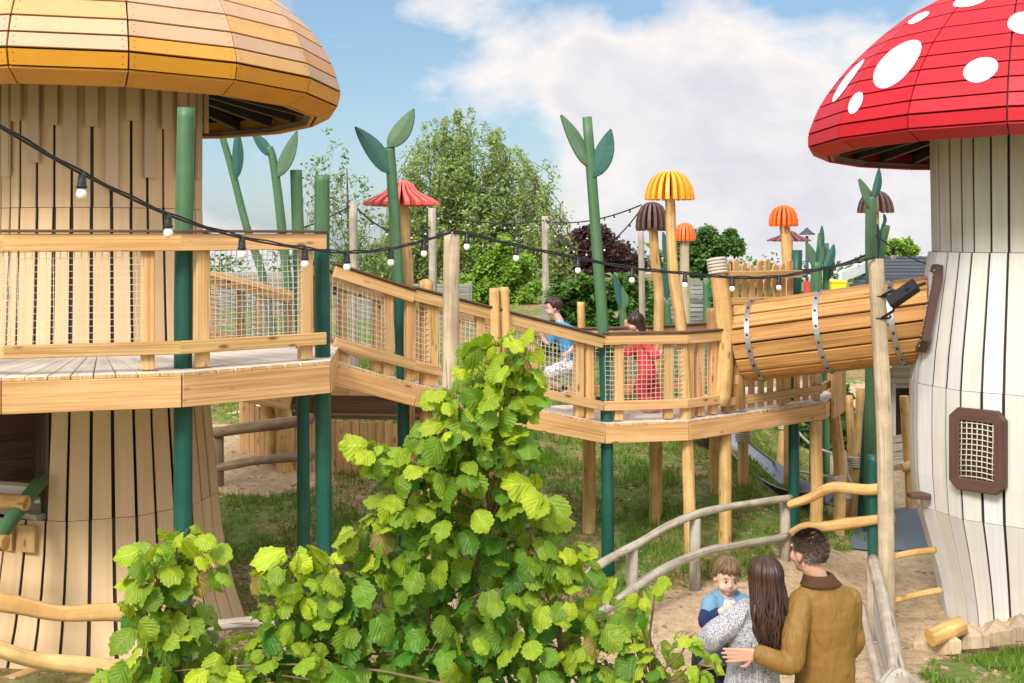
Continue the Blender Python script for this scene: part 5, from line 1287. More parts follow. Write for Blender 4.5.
def hazel():
    Y0 = 4.25; hz = thing('hazel_shrub', 'large leafy lime green hazel bush in the foreground, tallest at the centre', 'shrub', gbase(430, Y0))
    st, lf = MB(), MB(); root = gbase(430, Y0)
    # (px, py, rx, ry, leaves, youth 0..1, Y)
    C = [(508, 345, 30, 14, 16, 1, 4.2), (520, 362, 24, 18, 15, 1, 4.15), (485, 375, 32, 22, 26, .8, 4.25), (505, 400, 34, 22, 26, .6, 4.2), (455, 400, 24, 16, 16, .9, 4.2), (480, 432, 40, 26, 34, .5, 4.25), (515, 440, 22, 20, 14, .5, 4.2),
         (440, 432, 24, 16, 14, .7, 4.2), (377, 450, 18, 12, 11, .9, 4.15), (405, 468, 26, 16, 17, .8, 4.2), (445, 470, 36, 24, 30, .5, 4.25), (500, 480, 36, 28, 34, .4, 4.3), (536, 492, 18, 20, 10, .7, 4.2), (400, 505, 30, 20, 20, .6, 4.25),
         (460, 515, 46, 28, 42, .35, 4.3), (530, 535, 34, 30, 30, .5, 4.3), (572, 560, 22, 22, 13, .8, 4.25), (380, 535, 36, 22, 26, .6, 4.25), (430, 560, 50, 30, 48, .3, 4.35), (500, 580, 50, 34, 52, .3, 4.35), (560, 600, 36, 30, 32, .5, 4.3),
         (300, 565, 28, 18, 20, .8, 4.2), (345, 575, 36, 24, 32, .6, 4.25), (264, 575, 10, 9, 5, 1, 4.2), (292, 608, 32, 24, 28, .6, 4.25), (370, 610, 54, 30, 52, .35, 4.35), (450, 620, 60, 34, 64, .25, 4.4), (530, 640, 52, 34, 52, .35, 4.35), (600, 620, 26, 22, 18, .6, 4.2),
         (590, 660, 36, 24, 28, .5, 4.25), (300, 645, 56, 32, 52, .45, 4.3), (390, 660, 60, 30, 56, .25, 4.4), (470, 672, 60, 26, 52, .25, 4.4), (235, 668, 34, 18, 22, .6, 4.25), (240, 680, 60, 20, 34, .5, 4.3), (340, 690, 80, 24, 52, .3, 4.4), (500, 700, 120, 24, 70, .25, 4.4),
         (178, 540, 24, 10, 9, 1, 4.15), (150, 556, 26, 14, 14, .9, 4.2), (200, 562, 28, 16, 17, .8, 4.2), (165, 582, 36, 18, 24, .7, 4.25), (150, 612, 30, 18, 20, .6, 4.25), (180, 618, 24, 20, 17, .6, 4.3), (165, 648, 42, 24, 34, .6, 4.25), (135, 675, 32, 16, 20, .8, 4.2), (200, 685, 60, 18, 34, .5, 4.3), (100, 688, 26, 12, 9, .8, 4.2),
         (640, 602, 18, 10, 7, .8, 4.1), (655, 585, 10, 6, 3, .9, 4.1), (630, 632, 22, 14, 11, .7, 4.15), (655, 655, 24, 18, 14, .7, 4.1), (640, 676, 28, 14, 14, .6, 4.15), (688, 640, 14, 10, 5, .8, 4.05), (700, 665, 16, 12, 7, .9, 4.05), (680, 683, 22, 8, 8, .7, 4.1), (716, 668, 6, 8, 2, 1, 4.05)]
    hubs = [P(440, 800, 4.35), P(180, 790, 4.3), P(320, 800, 4.35), P(560, 800, 4.35), P(660, 790, 4.15)]
    for h in hubs: limb(st, root, h, .022, .016, .1)
    mids = [P(490, 520, 4.32), P(430, 600, 4.38), P(180, 640, 4.28), P(320, 640, 4.35), P(560, 650, 4.33), P(650, 690, 4.13)]
    for m in mids:
        h = min(hubs, key=lambda q: (q - m).length); limb(st, h, m, .013, .008, .08)
    for (px, py, rx, ry, n, yo, Y) in C:
        c = P(px, py, Y); sx, sy = rx * Y / F, ry * Y / F
        below = [m for m in mids if m[2] < c[2] - .02] or hubs
        m = min(below, key=lambda q: (q - c).length); tw = limb(st, m, c, .006, .0028, .10, 4)
        for i in range(int(n * (1.02 if yo < .45 else 1.25))):
            while True:
                q = V((rnd(-1, 1), rnd(-1, 1), rnd(-1, 1)))
                if q.length <= 1: break
            p = c + V((q[0] * sx, q[1] * max(sx, sy) * 1.3, q[2] * sy))
            out = V((q[0], q[1] * .6, q[2] * .35 - .28)); dd = (out + V((rnd(-.5, .5), rnd(-.6, .3), rnd(-.5, .25)))).normalized()
            nn = V((rnd(-.75, .75), rnd(-.85, .35), rnd(.25, 1.0)))
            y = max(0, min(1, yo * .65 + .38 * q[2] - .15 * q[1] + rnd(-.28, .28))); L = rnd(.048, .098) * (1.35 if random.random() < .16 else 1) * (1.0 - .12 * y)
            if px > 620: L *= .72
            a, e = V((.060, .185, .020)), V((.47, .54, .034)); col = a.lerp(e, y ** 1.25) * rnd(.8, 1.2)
            if random.random() < .015: col = V((.30, .22, .06))
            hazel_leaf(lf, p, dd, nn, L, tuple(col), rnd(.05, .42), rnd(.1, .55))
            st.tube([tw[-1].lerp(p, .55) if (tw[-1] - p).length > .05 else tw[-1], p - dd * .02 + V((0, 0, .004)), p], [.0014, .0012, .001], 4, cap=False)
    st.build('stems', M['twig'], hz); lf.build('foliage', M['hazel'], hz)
hazel()
# ------------------------------------------------------------------ people
def pm(name, col, rough=.7, var=.12, scale=25, bmp=.15, pattern=None, spec=.3, stretch=None, bd=.004):
    m, nt, b = newmat(name); obj = N(nt, 'ShaderNodeTexCoord').outputs['Object']; n = tex(nt, mapping(nt, obj, stretch) if stretch else obj, scale, 4, .5, .8 if stretch else 0)
    c = mix(nt, n, tuple(x * (1 - var) for x in col), tuple(min(1, x * (1 + var)) for x in col))
    if pattern:
        kind, sc, c2, lo, hi = pattern
        f = tex(nt, obj, sc, 1, .4) if kind == 'noise' else tex(nt, obj, sc, kind='ShaderNodeTexVoronoi')
        c = mix(nt, ramp(nt, f, [(lo, 0.0), (hi, 1.0)] if lo < hi else [(hi, 1.0), (lo, 0.0)]), c, c2)
    lk(nt, c, b.inputs['Base Color']); b.inputs['Roughness'].default_value = rough; b.inputs['Specular IOR Level'].default_value = spec
    if bmp: bump(nt, b, n, bmp, bd)
    return m
M['skin'] = pm('skin', (.52, .285, .195), .5, .08, 12, .04); M['skinpale'] = pm('fair_skin', (.62, .38, .29), .5, .06, 12, .03)
M['coat'] = pm('tan_waxed_coat', (.215, .118, .024), .6, .25, 9, .6, stretch=(1.6, 1.6, .5), bd=.03); M['collar'] = pm('brown_corduroy', (.075, .032, .014), .85, .2, 60, .4)
M['trouser'] = pm('dark_trousers', (.025, .027, .035), .8, .2, 20, .2)
M['dress'] = pm('speckled_dress', (.43, .42, .43), .85, .05, 20, .1, ('noise', 190, (.10, .10, .125), .48, .60))
M['skyblue'] = pm('sky_blue_hoodie', (.13, .26, .37), .85, .1, 30, .2); M['navy'] = pm('navy_sleeve', (.014, .026, .085), .85, .2, 30, .2); M['shirt'] = pm('cream_shirt', (.72, .68, .62), .85, .06, 30, .1)
M['tee'] = pm('bright_blue_tee', (.03, .28, .56), .8, .1, 30, .1); M['shorts'] = pm('patterned_shorts', (.62, .62, .64), .85, .05, 20, .1, ('noise', 45, (.2, .22, .28), .50, .58))
M['reddress'] = pm('red_dotted_suit', (.62, .05, .06), .8, .12, 12, .1, ('voronoi', 34, (.80, .58, .55), .30, .22)); M['shoe'] = pm('black_shoe', (.02, .02, .022), .6); M['pinkshoe'] = pm('pink_shoe', (.65, .30, .32), .6)
M['eye'] = pm('eye', (.02, .012, .01), .15, bmp=0); M['eyewhite'] = pm('eye_white', (.72, .68, .65), .3, bmp=0); M['lip'] = pm('lip', (.46, .17, .14), .5, bmp=0); M['sole'] = pm('white_sole', (.7, .7, .7), .6)
def hairmat(name, c1, c2):
    m, nt, b = newmat(name); uv = N(nt, 'ShaderNodeUVMap').outputs[0]
    f = tex(nt, mapping(nt, uv, (3, 160, 1)), 1, 3); c = ramp(nt, f, [(.35, c1), (.65, c2)]); lk(nt, tinted(nt, c), b.inputs['Base Color']); b.inputs['Roughness'].default_value = .38; b.inputs['Specular IOR Level'].default_value = .4
    bump(nt, b, f, .35, .003); return m
M['hairdark'] = hairmat('dark_brown_hair', (.014, .008, .006), (.075, .034, .020)); M['hairmid'] = hairmat('mid_brown_hair', (.07, .036, .016), (.21, .12, .058)); M['hairman'] = hairmat('short_brown_hair', (.045, .03, .02), (.12, .08, .053))
def soft(mb, name, mat, parent, vox, it=5, f=.5):
    o = mb.build(name, mat, parent); r = o.modifiers.new('remesh', 'REMESH'); r.mode = 'VOXEL'; r.voxel_size = vox; r.use_smooth_shade = True
    s = o.modifiers.new('smooth', 'SMOOTH'); s.iterations = it; s.factor = f; return o
def crease(o, k, size):
    tx = bpy.data.textures.new('cloth_creases', 'CLOUDS'); tx.noise_scale = size; tx.noise_depth = 2; tx.noise_type = 'SOFT_NOISE'
    d = o.modifiers.new('creases', 'DISPLACE'); d.texture = tx; d.strength = k; d.mid_level = .5; d.texture_coords = 'LOCAL'
    return o
def chain(mb, pts, rads, n=14, flat=1.0):
    pts = [V(p) for p in pts]; mb.tube(pts, rads, n, seg=4, flat=flat)
    for p, r in ((pts[0], rads[0]), (pts[-1], rads[-1])): mb.ball(p, r * .98, n=12)
def hand(mb, w, d, palm_n, L=.18, curl=.5, side=1):
    """w wrist point, d direction of the fingers, palm_n direction the palm faces, side=+1/-1 which side the thumb is on"""
    w, d, pn = V(w), V(d).normalized(), V(palm_n); s = d.cross(pn).normalized() * side; pn = s.cross(d).normalized() * side
    if pn.dot(V(palm_n)) < 0: pn = -pn
    pl = L * .52; hw = L * .21
    for k in range(4):
        o = (k - 1.5) / 1.5 * hw * .78; chain(mb, [w + s * o * .6, w + d * pl + s * o], [L * .075, L * .062], 8)
        ln = L * (.36, .44, .47, .40)[::-1][k] if side > 0 else L * (.40, .47, .44, .36)[k]
        a = w + d * pl + s * o; m1 = a + (d * math.cos(curl * .5) + pn * math.sin(curl * .5)) * ln * .5 + s * o * .12; m2 = m1 + (d * math.cos(curl * 1.3) + pn * math.sin(curl * 1.3)) * ln * .5
        chain(mb, [a, m1, m2], [L * .053, L * .047, L * .038], 8)
    b = w + s * hw * .7 + d * pl * .25; m1 = b + (s * .75 + d * .6 + pn * .15).normalized() * L * .24; chain(mb, [b, m1, m1 + (d * .9 + s * .2 + pn * .3).normalized() * L * .17], [L * .07, L * .056, L * .043], 8)
def head(mb, c, fwd, up, s=1.0):
    """head with brow, nose, lips, chin, ears; s=1 is an adult (0.235 m)"""
    f = V(fwd).normalized(); u = V(up).normalized(); r = f.cross(u).normalized(); u = r.cross(f)
    M3 = Matrix((r, f, u)).transposed(); q = lambda x, y, z: V(c) + (r * x + f * y + u * z) * s
    mb.ball(q(0, -.012, .022), .077 * s, .096 * s, .094 * s, 18, rot=M3); mb.ball(q(0, .022, -.042), .056 * s, .066 * s, .072 * s, 16, rot=M3)
    mb.ball(q(0, .055, -.094), .026 * s, .024 * s, .020 * s, 10, rot=M3)
    mb.tube([q(0, .082, .015), q(0, .097, -.016), q(0, .105, -.030)], [.008 * s, .012 * s, .014 * s], 8); mb.ball(q(0, .098, -.034), .018 * s, .012 * s, .010 * s, 8, rot=M3)
    mb.ball(q(0, .085, -.062), .024 * s, .010 * s, .008 * s, 8, rot=M3)
    for e in (-1, 1):
        mb.ball(q(.078 * e, -.005, -.012), .010 * s, .022 * s, .032 * s, 10, rot=M3); mb.ball(q(.034 * e, .058, -.030), .030 * s, .026 * s, .032 * s, 12, rot=M3)
        mb.ball(q(.03 * e, .078, .024), .022 * s, .010 * s, .008 * s, 8, rot=M3)
    return q, M3
def child_head(mb, c, fwd, up, s=1.0):
    f = V(fwd).normalized(); u = V(up).normalized(); r = f.cross(u).normalized(); u = r.cross(f)
    M3 = Matrix((r, f, u)).transposed(); q = lambda x, y, z: V(c) + (r * x + f * y + u * z) * s
    mb.ball(q(0, -.012, .022), .079 * s, .096 * s, .094 * s, 20, rot=M3); mb.ball(q(0, .022, -.036), .064 * s, .062 * s, .066 * s, 18, rot=M3); mb.ball(q(0, .045, -.086), .024 * s, .024 * s, .020 * s, 12, rot=M3)
    mb.ball(q(0, .085, -.030), .012 * s, .012 * s, .010 * s, 10, rot=M3); mb.tube([q(0, .078, .004), q(0, .084, -.024)], [.006 * s, .009 * s], 8)
    for e in (-1, 1):
        mb.ball(q(.034 * e, .050, -.046), .030 * s, .028 * s, .028 * s, 12, rot=M3); mb.ball(q(.079 * e, -.004, -.014), .008 * s, .017 * s, .025 * s, 10, rot=M3)
    return q, M3
def face_parts(q, M3, s, parent, brow):
    for e in (-1, 1):
        mb = MB(); mb.ball(q(.030 * e, .0765, -.004), .0125 * s, .0050 * s, .0058 * s, 12, rot=M3); w = mb.build('eye', M['eyewhite'], parent)
        mb = MB(); mb.ball(q(.030 * e, .0795, -.0035), .0078 * s, .0036 * s, .0062 * s, 12, rot=M3); mb.build('iris', M['eye'], w)
        mb = MB(); mb.tube([q(.016 * e, .0800, .0035), q(.030 * e, .0800, .0055), q(.044 * e, .0735, .001)], [.0012 * s, .0018 * s, .0010 * s], 6, seg=3); mb.build('eyelid', M[brow], w)
        mb = MB(); mb.tube([q(.014 * e, .0815, .018), q(.03 * e, .0815, .022), q(.047 * e, .072, .017)], [.0015 * s, .0024 * s, .0013 * s], 6, seg=3); mb.build('eyebrow', M[brow], parent)
    mb = MB(); mb.tube([q(-.019, .0765, -.063), q(-.007, .0835, -.061), q(0, .084, -.062), q(.007, .0835, -.061), q(.019, .0765, -.063)], [.0012 * s, .0028 * s, .0024 * s, .0028 * s, .0012 * s], 8, seg=2)
    mb.tube([q(-.014, .078, -.066), q(0, .083, -.068), q(.014, .078, -.066)], [.0012 * s, .0036 * s, .0012 * s], 8, seg=2); mb.build('mouth', M['lip'], parent)
YF = 6.5; SF = F / YF
def frame(px, Y, face, zg):
    o = V(((px - 512) * Y / F, Y, zg)); d = V((face[0], face[1], 0)).normalized(); r = V((d[1], -d[0], 0)); return lambda x, y, z: o + r * x + d * y + V((0, 0, z)), r, d
def person(label, loc, group=None):
    return thing('person', label, 'person', loc, group)
def ell(mb, rows, r, d, n=22):
    """rows: (centre, half width, half depth)"""
    mb.loft([(c, r * a, d * b) for c, a, b in rows], n)
# ------------------------------------------------ the man
zg = ground(1.7, 6.5)
L, r, d = frame(825, YF, (-.30, .95), zg)
man = person('man in a tan coat seen from behind, arm round the woman, looking left', L(0, 0, 0), 'family watching from the path')
hc = P(808, 551.5, YF); hf = V((-.55, .80, -.02)); b = MB()
q, M3 = head(b, hc, hf, (0, 0, 1), 1.03)
chain(b, [hc + V((.005, -.02, -.06)), L(-.05, .0, 1.55), L(-.03, 0, 1.46)], [.056, .058, .07])
ell(b, [(L(-.02, 0, 1.50), .08, .06), (L(-.01, 0, 1.44), .17, .09), (L(0, 0, 1.30), .16, .11), (L(0, 0, 1.08), .145, .10), (L(0, 0, .95), .16, .11), (L(0, 0, .86), .15, .11)], r, d)
for e in (-1, 1): chain(b, [L(.09 * e, 0, .92), L(.10 * e, .02, .50), L(.10 * e, -.02, .10)], [.085, .058, .042]); chain(b, [L(.10 * e, -.03, .05), L(.11 * e, .15, .035)], [.04, .035])
LS, LE, LW = L(-.150, -.01, 1.44), P(791, 663, YF - .20), P(757, 654, YF - .215)
RS, RE, RW = L(.155, 0, 1.42), L(.190, .03, 1.15), L(.17, .20, .98)
chain(b, [LS, LE, LW], [.048, .04, .028]); chain(b, [RS, RE, RW], [.048, .04, .028])
hd = (P(728, 655, YF - .20) - LW).normalized(); hand(b, LW + hd * .012, hd + V((0, 0, -.03)), V((-.05, 1, -.05)), .175, .28, 1); hand(b, RW, V((-.3, .8, -.3)), V((-.8, 0, 0)), .18, .9, -1)
soft(b, 'body', M['skin'], man, .0052, 3)
c = MB()
ell(c, [(L(-.045, -.005, 1.555), .072, .066), (L(-.03, -.005, 1.525), .105, .078), (L(-.015, 0, 1.485), .150, .094), (L(0, 0, 1.43), .192, .112), (L(0, -.005, 1.32), .182, .126), (L(.0, -.005, 1.15), .168, .126), (L(.0, 0, 1.0), .170, .128), (L(.0, 0, .84), .195, .14), (L(.0, 0, .76), .20, .145)], r, d, 28)
chain(c, [LS + V((0, 0, -.005)), LS.lerp(LE, .55) + V((-.012, -.03, 0)), LE, LE.lerp(LW, .5) + V((0, -.01, -.006)), LW + (LE - LW).normalized() * .02], [.070, .068, .063, .056, .050])
chain(c, [RS, RS.lerp(RE, .6), RE, RW], [.066, .064, .058, .048])
ct = soft(c, 'coat', M['coat'], man, .007, 5); crease(ct, .014, .10)
k = MB(); ell(k, [(L(-.032, -.012, 1.515), .122, .094), (L(-.040, -.014, 1.54), .100, .086), (L(-.048, -.010, 1.575), .080, .075), (L(-.050, -.004, 1.577), .068, .064), (L(-.045, 0, 1.53), .07, .06)], r, d, 24); soft(k, 'coat_collar', M['collar'], man, .007, 3)
t = MB(); ell(t, [(L(0, 0, .96), .16, .115), (L(0, 0, .84), .165, .12), (L(0, 0, .78), .15, .11)], r, d)
for e in (-1, 1): chain(t, [L(.09 * e, 0, .86), L(.10 * e, .02, .50), L(.10 * e, -.01, .11)], [.098, .075, .062])
soft(t, 'trousers', M['trouser'], man, .012)
for e in (-1, 1):
    s = MB(); chain(s, [L(.10 * e, -.05, .055), L(.105 * e, .05, .055), L(.11 * e, .17, .04)], [.052, .052, .042]); soft(s, 'shoe', M['collar'], man, .01)
def short_hair(q, M3, s, parent, mat, bald, n, ln, keep):
    mb = MB(); r_, f_, u_ = M3.col[0], M3.col[1], M3.col[2]
    for i in range(n):
        z = rnd(-.62, 1); a = rnd(0, 2 * math.pi); w = math.sqrt(1 - z * z); x, y = w * math.cos(a), w * math.sin(a)
        if not keep(x, y, z): continue
        if bald and random.random() < bald(x, y, z): continue
        p = q(x * .0795, -.012 + y * .0985, .022 + z * .0965); nn = (r_ * x + f_ * y + u_ * z).normalized(); dn = (-u_ - nn * (-u_).dot(nn) + f_ * (-.5 if z > .6 else 0) + r_ * rnd(-.5, .5)); dn = (dn.normalized() if dn.length > .01 else r_) 
        e = p + (dn * .85 + nn * .42) * ln * s * rnd(.7, 1.2); sd = dn.cross(nn) * .0042 * s; b0 = len(mb.v); mb.v += [p - sd - nn * .004, p + sd - nn * .004, p.lerp(e, .6) + sd * .8 + nn * .003, e, p.lerp(e, .6) - sd * .8 + nn * .003]
        mb.face((b0, b0 + 1, b0 + 2, b0 + 3, b0 + 4), [(0, i * .01), (0, i * .01 + .005), (.5, i * .01 + .005), (1, i * .01), (.5, i * .01)], tint(.3), 0, True)
    return mb.build('hair', mat, parent)
short_hair(q, M3, 1.03, man, M['hairman'], lambda x, y, z: .72 * smooth(.42, .12, math.sqrt((x * .9) ** 2 + (y + .38) ** 2 + (z - .86) ** 2 * 1.2)), 5200, .020, lambda x, y, z: y < .72 - .2 * (z < .4) and (z > -.52 if y < -.25 else z > -.02 + .35 * (y > .35)) and not (abs(x) > .8 and z < -.0 and y > -.25))
# ------------------------------------------------ the woman
YW = 6.5
Lw, rw, dw = frame(752, YW, (-.18, .98), ground(1.35, 6.5))
wo = person('woman with long dark brown hair in a speckled dress carrying the small boy', Lw(0, 0, 0), 'family watching from the path')
hc2 = P(765, 580, YW); b = MB(); q2, M2 = head(b, hc2, (-.22, .95, -.05), (0, 0, 1), .95)
chain(b, [hc2 + V((0, 0, -.06)), Lw(.06, 0, 1.42), Lw(.05, 0, 1.34)], [.048, .05, .06])
ell(b, [(Lw(.05, 0, 1.38), .07, .05), (Lw(.04, 0, 1.33), .145, .075), (Lw(.02, 0, 1.18), .13, .09), (Lw(0, 0, 1.02), .115, .08), (Lw(0, 0, .88), .155, .105), (Lw(0, 0, .8), .15, .10)], rw, dw)
for e in (-1, 1): chain(b, [Lw(.08 * e, 0, .86), Lw(.085 * e, .02, .47), Lw(.085 * e, -.02, .09)], [.08, .052, .036]); chain(b, [Lw(.085 * e, -.03, .045), Lw(.09 * e, .13, .03)], [.036, .03])
AS, AE, AW = P(744, 612, YW), P(712, 637, YW - .02), P(722, 640, YW + .24)
BS, BE, BW = Lw(.20, 0, 1.30), Lw(.21, .10, 1.05), Lw(.02, .28, 1.02)
for (a, e_, w) in ((AS, AE, AW), (BS, BE, BW)): chain(b, [a, e_, w], [.04, .034, .024])
hand(b, AW, V((.5, .3, .1)), V((0, -.3, 1)), .16, .5, -1); hand(b, BW, V((-.8, .2, .1)), V((0, -.6, .6)), .16, .6, 1)
soft(b, 'body', M['skinpale'], wo, .007, 3)
c = MB(); ell(c, [(Lw(.055, 0, 1.395), .075, .06), (Lw(.05, 0, 1.355), .13, .085), (Lw(.04, 0, 1.31), .165, .10), (Lw(.02, 0, 1.18), .152, .115), (Lw(0, 0, 1.03), .145, .105), (Lw(0, 0, .90), .178, .13), (Lw(0, 0, .70), .205, .16), (Lw(0, 0, .40), .25, .21), (Lw(0, 0, .34), .24, .20)], rw, dw, 28)
chain(c, [AS + V((.02, 0, .01)), AS.lerp(AE, .5) + V((0, -.02, .004)), AE + V((-.01, -.01, -.005)), AE.lerp(AW, .6), AW], [.070, .072, .070, .056, .044]); chain(c, [BS, BE, BW], [.07, .062, .045])
for k in range(9):
    a = rnd(-1, 1); p0 = Lw(.13 * a, -.115 * math.sqrt(1 - .6 * a * a), 1.25); c.tube([p0, Lw(.125 * a, -.115 * math.sqrt(1 - .6 * a * a), 1.0), Lw(.17 * a, -.15, .6)], [.006, .012, .016], 6, seg=3)
for k in range(5):
    t = .15 + .17 * k; p = AS.lerp(AE, t); c.tube([p + V((.03, -.075, .06)), p + V((.0, -.09, 0)), p + V((-.02, -.075, -.06))], [.006, .013, .006], 6, seg=3)
crease(soft(c, 'dress', M['dress'], wo, .008, 3), .016, .10)
def long_hair(parent, q, M3, s, mat, zend, back, n, rad, spread, wave=.012, az=2.45, drop_front=0):
    mb = MB(); r_, f_, u_ = M3.col[0].copy(), M3.col[1].copy(), M3.col[2].copy()
    for i in range(n):
        a = rnd(-az, az); sx, sy = math.sin(a), -math.cos(a)              # 0 = straight back
        ph = rnd(0, 6); lay = rnd(.0, 1.0); k = 1.03 + .13 * lay; pts = []
        for t in (.02, .25, .5, .75, 1.0):
            th = t * math.pi * .56; pts.append(q(sx * .082 * k * math.sin(th) + .006 * (1 - t) * (1 if sx > 0 else -1), -.012 + sy * .102 * k * math.sin(th), .024 + .100 * k * math.cos(th)))
        p = pts[-1]; c0 = q(0, 0, 0); z1 = zend + rnd(-.03, .055) + .05 * abs(sx); m = 7
        for j in range(1, m + 1):
            t = j / m; z = lerp(p[2], z1, t); lat = (p - c0).dot(r_) * (1 + spread * math.sin(math.pi * min(1, t * .8)) - .25 * t * t); bk = lerp((p - c0).dot(f_), -back * (.75 + .4 * lay) * (.55 + .45 * abs(math.cos(a))) , min(1, t * 1.6))
            wv = wave * math.sin(ph + t * 7) * t; wv2 = wave * math.cos(ph * 1.7 + t * 6) * t
            pp = c0 + r_ * (lat + wv) + f_ * (bk + wv2 * .8); pts.append(V((pp[0], pp[1], z)))
        rr = [rad * .7] + [rad] * (len(pts) - 4) + [rad * .85, rad * .6, rad * .2]; mb.tube(pts, rr, 6, tint(.28, .08), seg=3, flat=.6)
    return mb.build('hair', mat, parent)
long_hair(wo, q2, M2, .95, M['hairdark'], P(0, 648, YW)[2], .135, 460, .0072, .14, .026)
bk = MB(); bk.ball(q2(0, -.016, .03), .082, .100, .098, 18, rot=M2); ell(bk, [(q2(0, -.03, .06), .05, .05), (q2(0, -.05, -.03), .085, .07), (q2(0, -.085, -.15), .10, .04), (q2(0, -.10, -.26), .095, .025), (q2(0, -.10, -.32), .06, .012)], M2.col[0].copy(), M2.col[1].copy()); soft(bk, 'hair_underlayer', pm('dark_hair_mass', (.018, .010, .008), .6), wo, .01)
# ------------------------------------------------ the little boy in her arm
YB = 6.68
cb = person('small boy in a blue hooded jacket looking back over the shoulder of the woman', P(716, 640, YB), 'family watching from the path')
hc3 = P(727, 577, YB); hs = .86; b = MB(); fw = V((.10, -.98, -.10)); q3, M3b = child_head(b, hc3, fw, (.05, 0, 1), hs)
nk = P(727, 597, YB + .015); hip = P(713, 655, YB + .03); chain(b, [hc3 + V((0, .02, -.05)), nk], [.042, .045])
rt_, fd = V((-1, -.08, 0)).normalized(), V((.06, -1, 0)).normalized()
ell(b, [(nk, .05, .045), (nk.lerp(hip, .15), .09, .055), (nk.lerp(hip, .5), .088, .065), (hip, .085, .065), (hip + V((0, 0, -.05)), .07, .06)], rt_, fd)
S1, E1, H1 = P(711, 604, YB), P(705, 622, YB - .09), P(720, 612, YB - .17)
S2, E2, H2 = P(743, 603, YB), P(752, 622, YB - .02), P(756, 632, YB - .07)
chain(b, [S1, E1, H1], [.032, .028, .02]); chain(b, [S2, E2, H2], [.032, .028, .02])
hand(b, H1, (P(729, 606, YB - .19) - H1), V((.2, .8, -.4)), .105, 1.25, -1); hand(b, H2, V((.3, -.3, -.6)), V((0, 1, 0)), .10, .9, 1)
for e in (-1, 1): k0 = hip + rt_ * .05 * e; chain(b, [k0, k0 + V((0, -.08 * 0 + .12, -.12)), k0 + V((0, .10, -.34))], [.055, .045, .034]); chain(b, [k0 + V((0, .10, -.36)), k0 + V((0, .02, -.38))], [.03, .026])
soft(b, 'body', M['skinpale'], cb, .0045, 8); face_parts(q3, M3b, hs, cb, 'hairmid')
c = MB(); chain(c, [S1, S1.lerp(E1, .38)], [.054, .048]); chain(c, [S2, S2.lerp(E2, .38)], [.054, .048]); ell(c, [(nk + V((0, 0, .005)), .058, .052), (nk.lerp(hip, .10), .092, .064), (nk.lerp(hip, .25), .103, .074), (nk.lerp(hip, .6), .104, .08), (hip, .10, .078), (hip + V((0, 0, -.03)), .095, .075)], rt_, fd, 24)
crease(soft(c, 'jacket', M['skyblue'], cb, .007, 3), .010, .05)
for (a, e_, w) in ((S1, E1, H1), (S2, E2, H2)):
    a = a.lerp(e_, .22); s = MB(); chain(s, [a, e_, e_.lerp(w, .82)], [.043, .041, .034]); crease(soft(s, 'sleeve', M['navy'], cb, .007, 3), .010, .05)
c = MB(); nn = fd; p0 = nk + V((.004, 0, -.01)); c.loft([(p0 + fd * .048 + V((0, 0, .012)), rt_ * .030, V((0, 0, .004))), (p0 + fd * .068 + V((0, 0, -.03)), rt_ * .046, fd * .014), (p0 + fd * .078 + V((.004, 0, -.09)), rt_ * .044, fd * .016), (p0 + fd * .070 + V((.004, 0, -.20)), rt_ * .020, fd * .016)], 14); c.build('shirt', M['shirt'], cb)
c = MB(); ell(c, [(nk + V((0, .02, -.02)), .095, .072), (nk + V((0, .028, .022)), .080, .062), (nk + V((0, .03, .03)), .062, .045)], rt_, fd, 20); soft(c, 'hood', M['skyblue'], cb, .007, 3)
t = MB()
for e in (-1, 1): k0 = hip + rt_ * .05 * e; chain(t, [k0 + V((0, 0, .02)), k0 + V((0, .12, -.12)), k0 + V((0, .10, -.31))], [.068, .056, .046])
soft(t, 'trousers', M['trouser'], cb, .01)
def mop(parent, q, M3, s, mat, n, rad, fr, zlow, front=.28):
    mb = MB(); 
    for i in range(n):
        a = rnd(-math.pi, math.pi); sx, sy = math.sin(a), math.cos(a); fz = fr if sy > .45 else lerp(fr, zlow, min(1, (.45 - sy) / .7)); k = 1.02 + rnd(0, .12); pts = []; sw = rnd(-.35, .55)
        top = math.acos(max(-1, min(1, fz + rnd(-.10, .10))))
        for j in range(6):
            th = top * (j + .15) / 5; aa = a + sw * math.sin(th) ; pts.append(q(math.sin(aa) * .080 * k * math.sin(th), -.012 + math.cos(aa) * .099 * k * math.sin(th), .024 + .098 * k * math.cos(th)))
        mb.tube(pts, [rad * .6, rad, rad, rad, rad * .8, rad * .25], 5, tint(.28, .06), seg=2, flat=.6)
    return mb.build('hair', mat, parent)
mop(cb, q3, M3b, hs, M['hairmid'], 360, .0070, .30, -.30)
# ------------------------------------------------ boy and girl on the bridge
YK = 12.85
kb = person('boy in a bright blue shirt and pale shorts running up the footbridge ramp', P(575, 405, YK))
hc4 = P(553, 308, YK); b = MB(); q4, M4 = child_head(b, hc4, (-.97, -.18, -.08), (-.12, 0, 1), .86)
nk = P(560, 321, YK); hp = P(572, 363, YK); chain(b, [hc4 + V((.02, 0, -.05)), nk], [.04, .042])
fr_, sd_ = V((-.95, -.2, .25)).normalized(), V((-.2, .98, 0)).normalized()
ell(b, [(nk, .045, .05), (nk.lerp(hp, .2), .12, .065), (nk.lerp(hp, .6), .11, .07), (hp, .11, .075)], sd_, fr_)
arms = [(P(564, 327, YK - .13), P(580, 337, YK - .17), P(569, 352, YK - .20)), (P(562, 327, YK + .13), P(548, 343, YK + .16), P(540, 331, YK + .15))]
for a, e_, w in arms: chain(b, [a, e_, w], [.036, .03, .022]); 
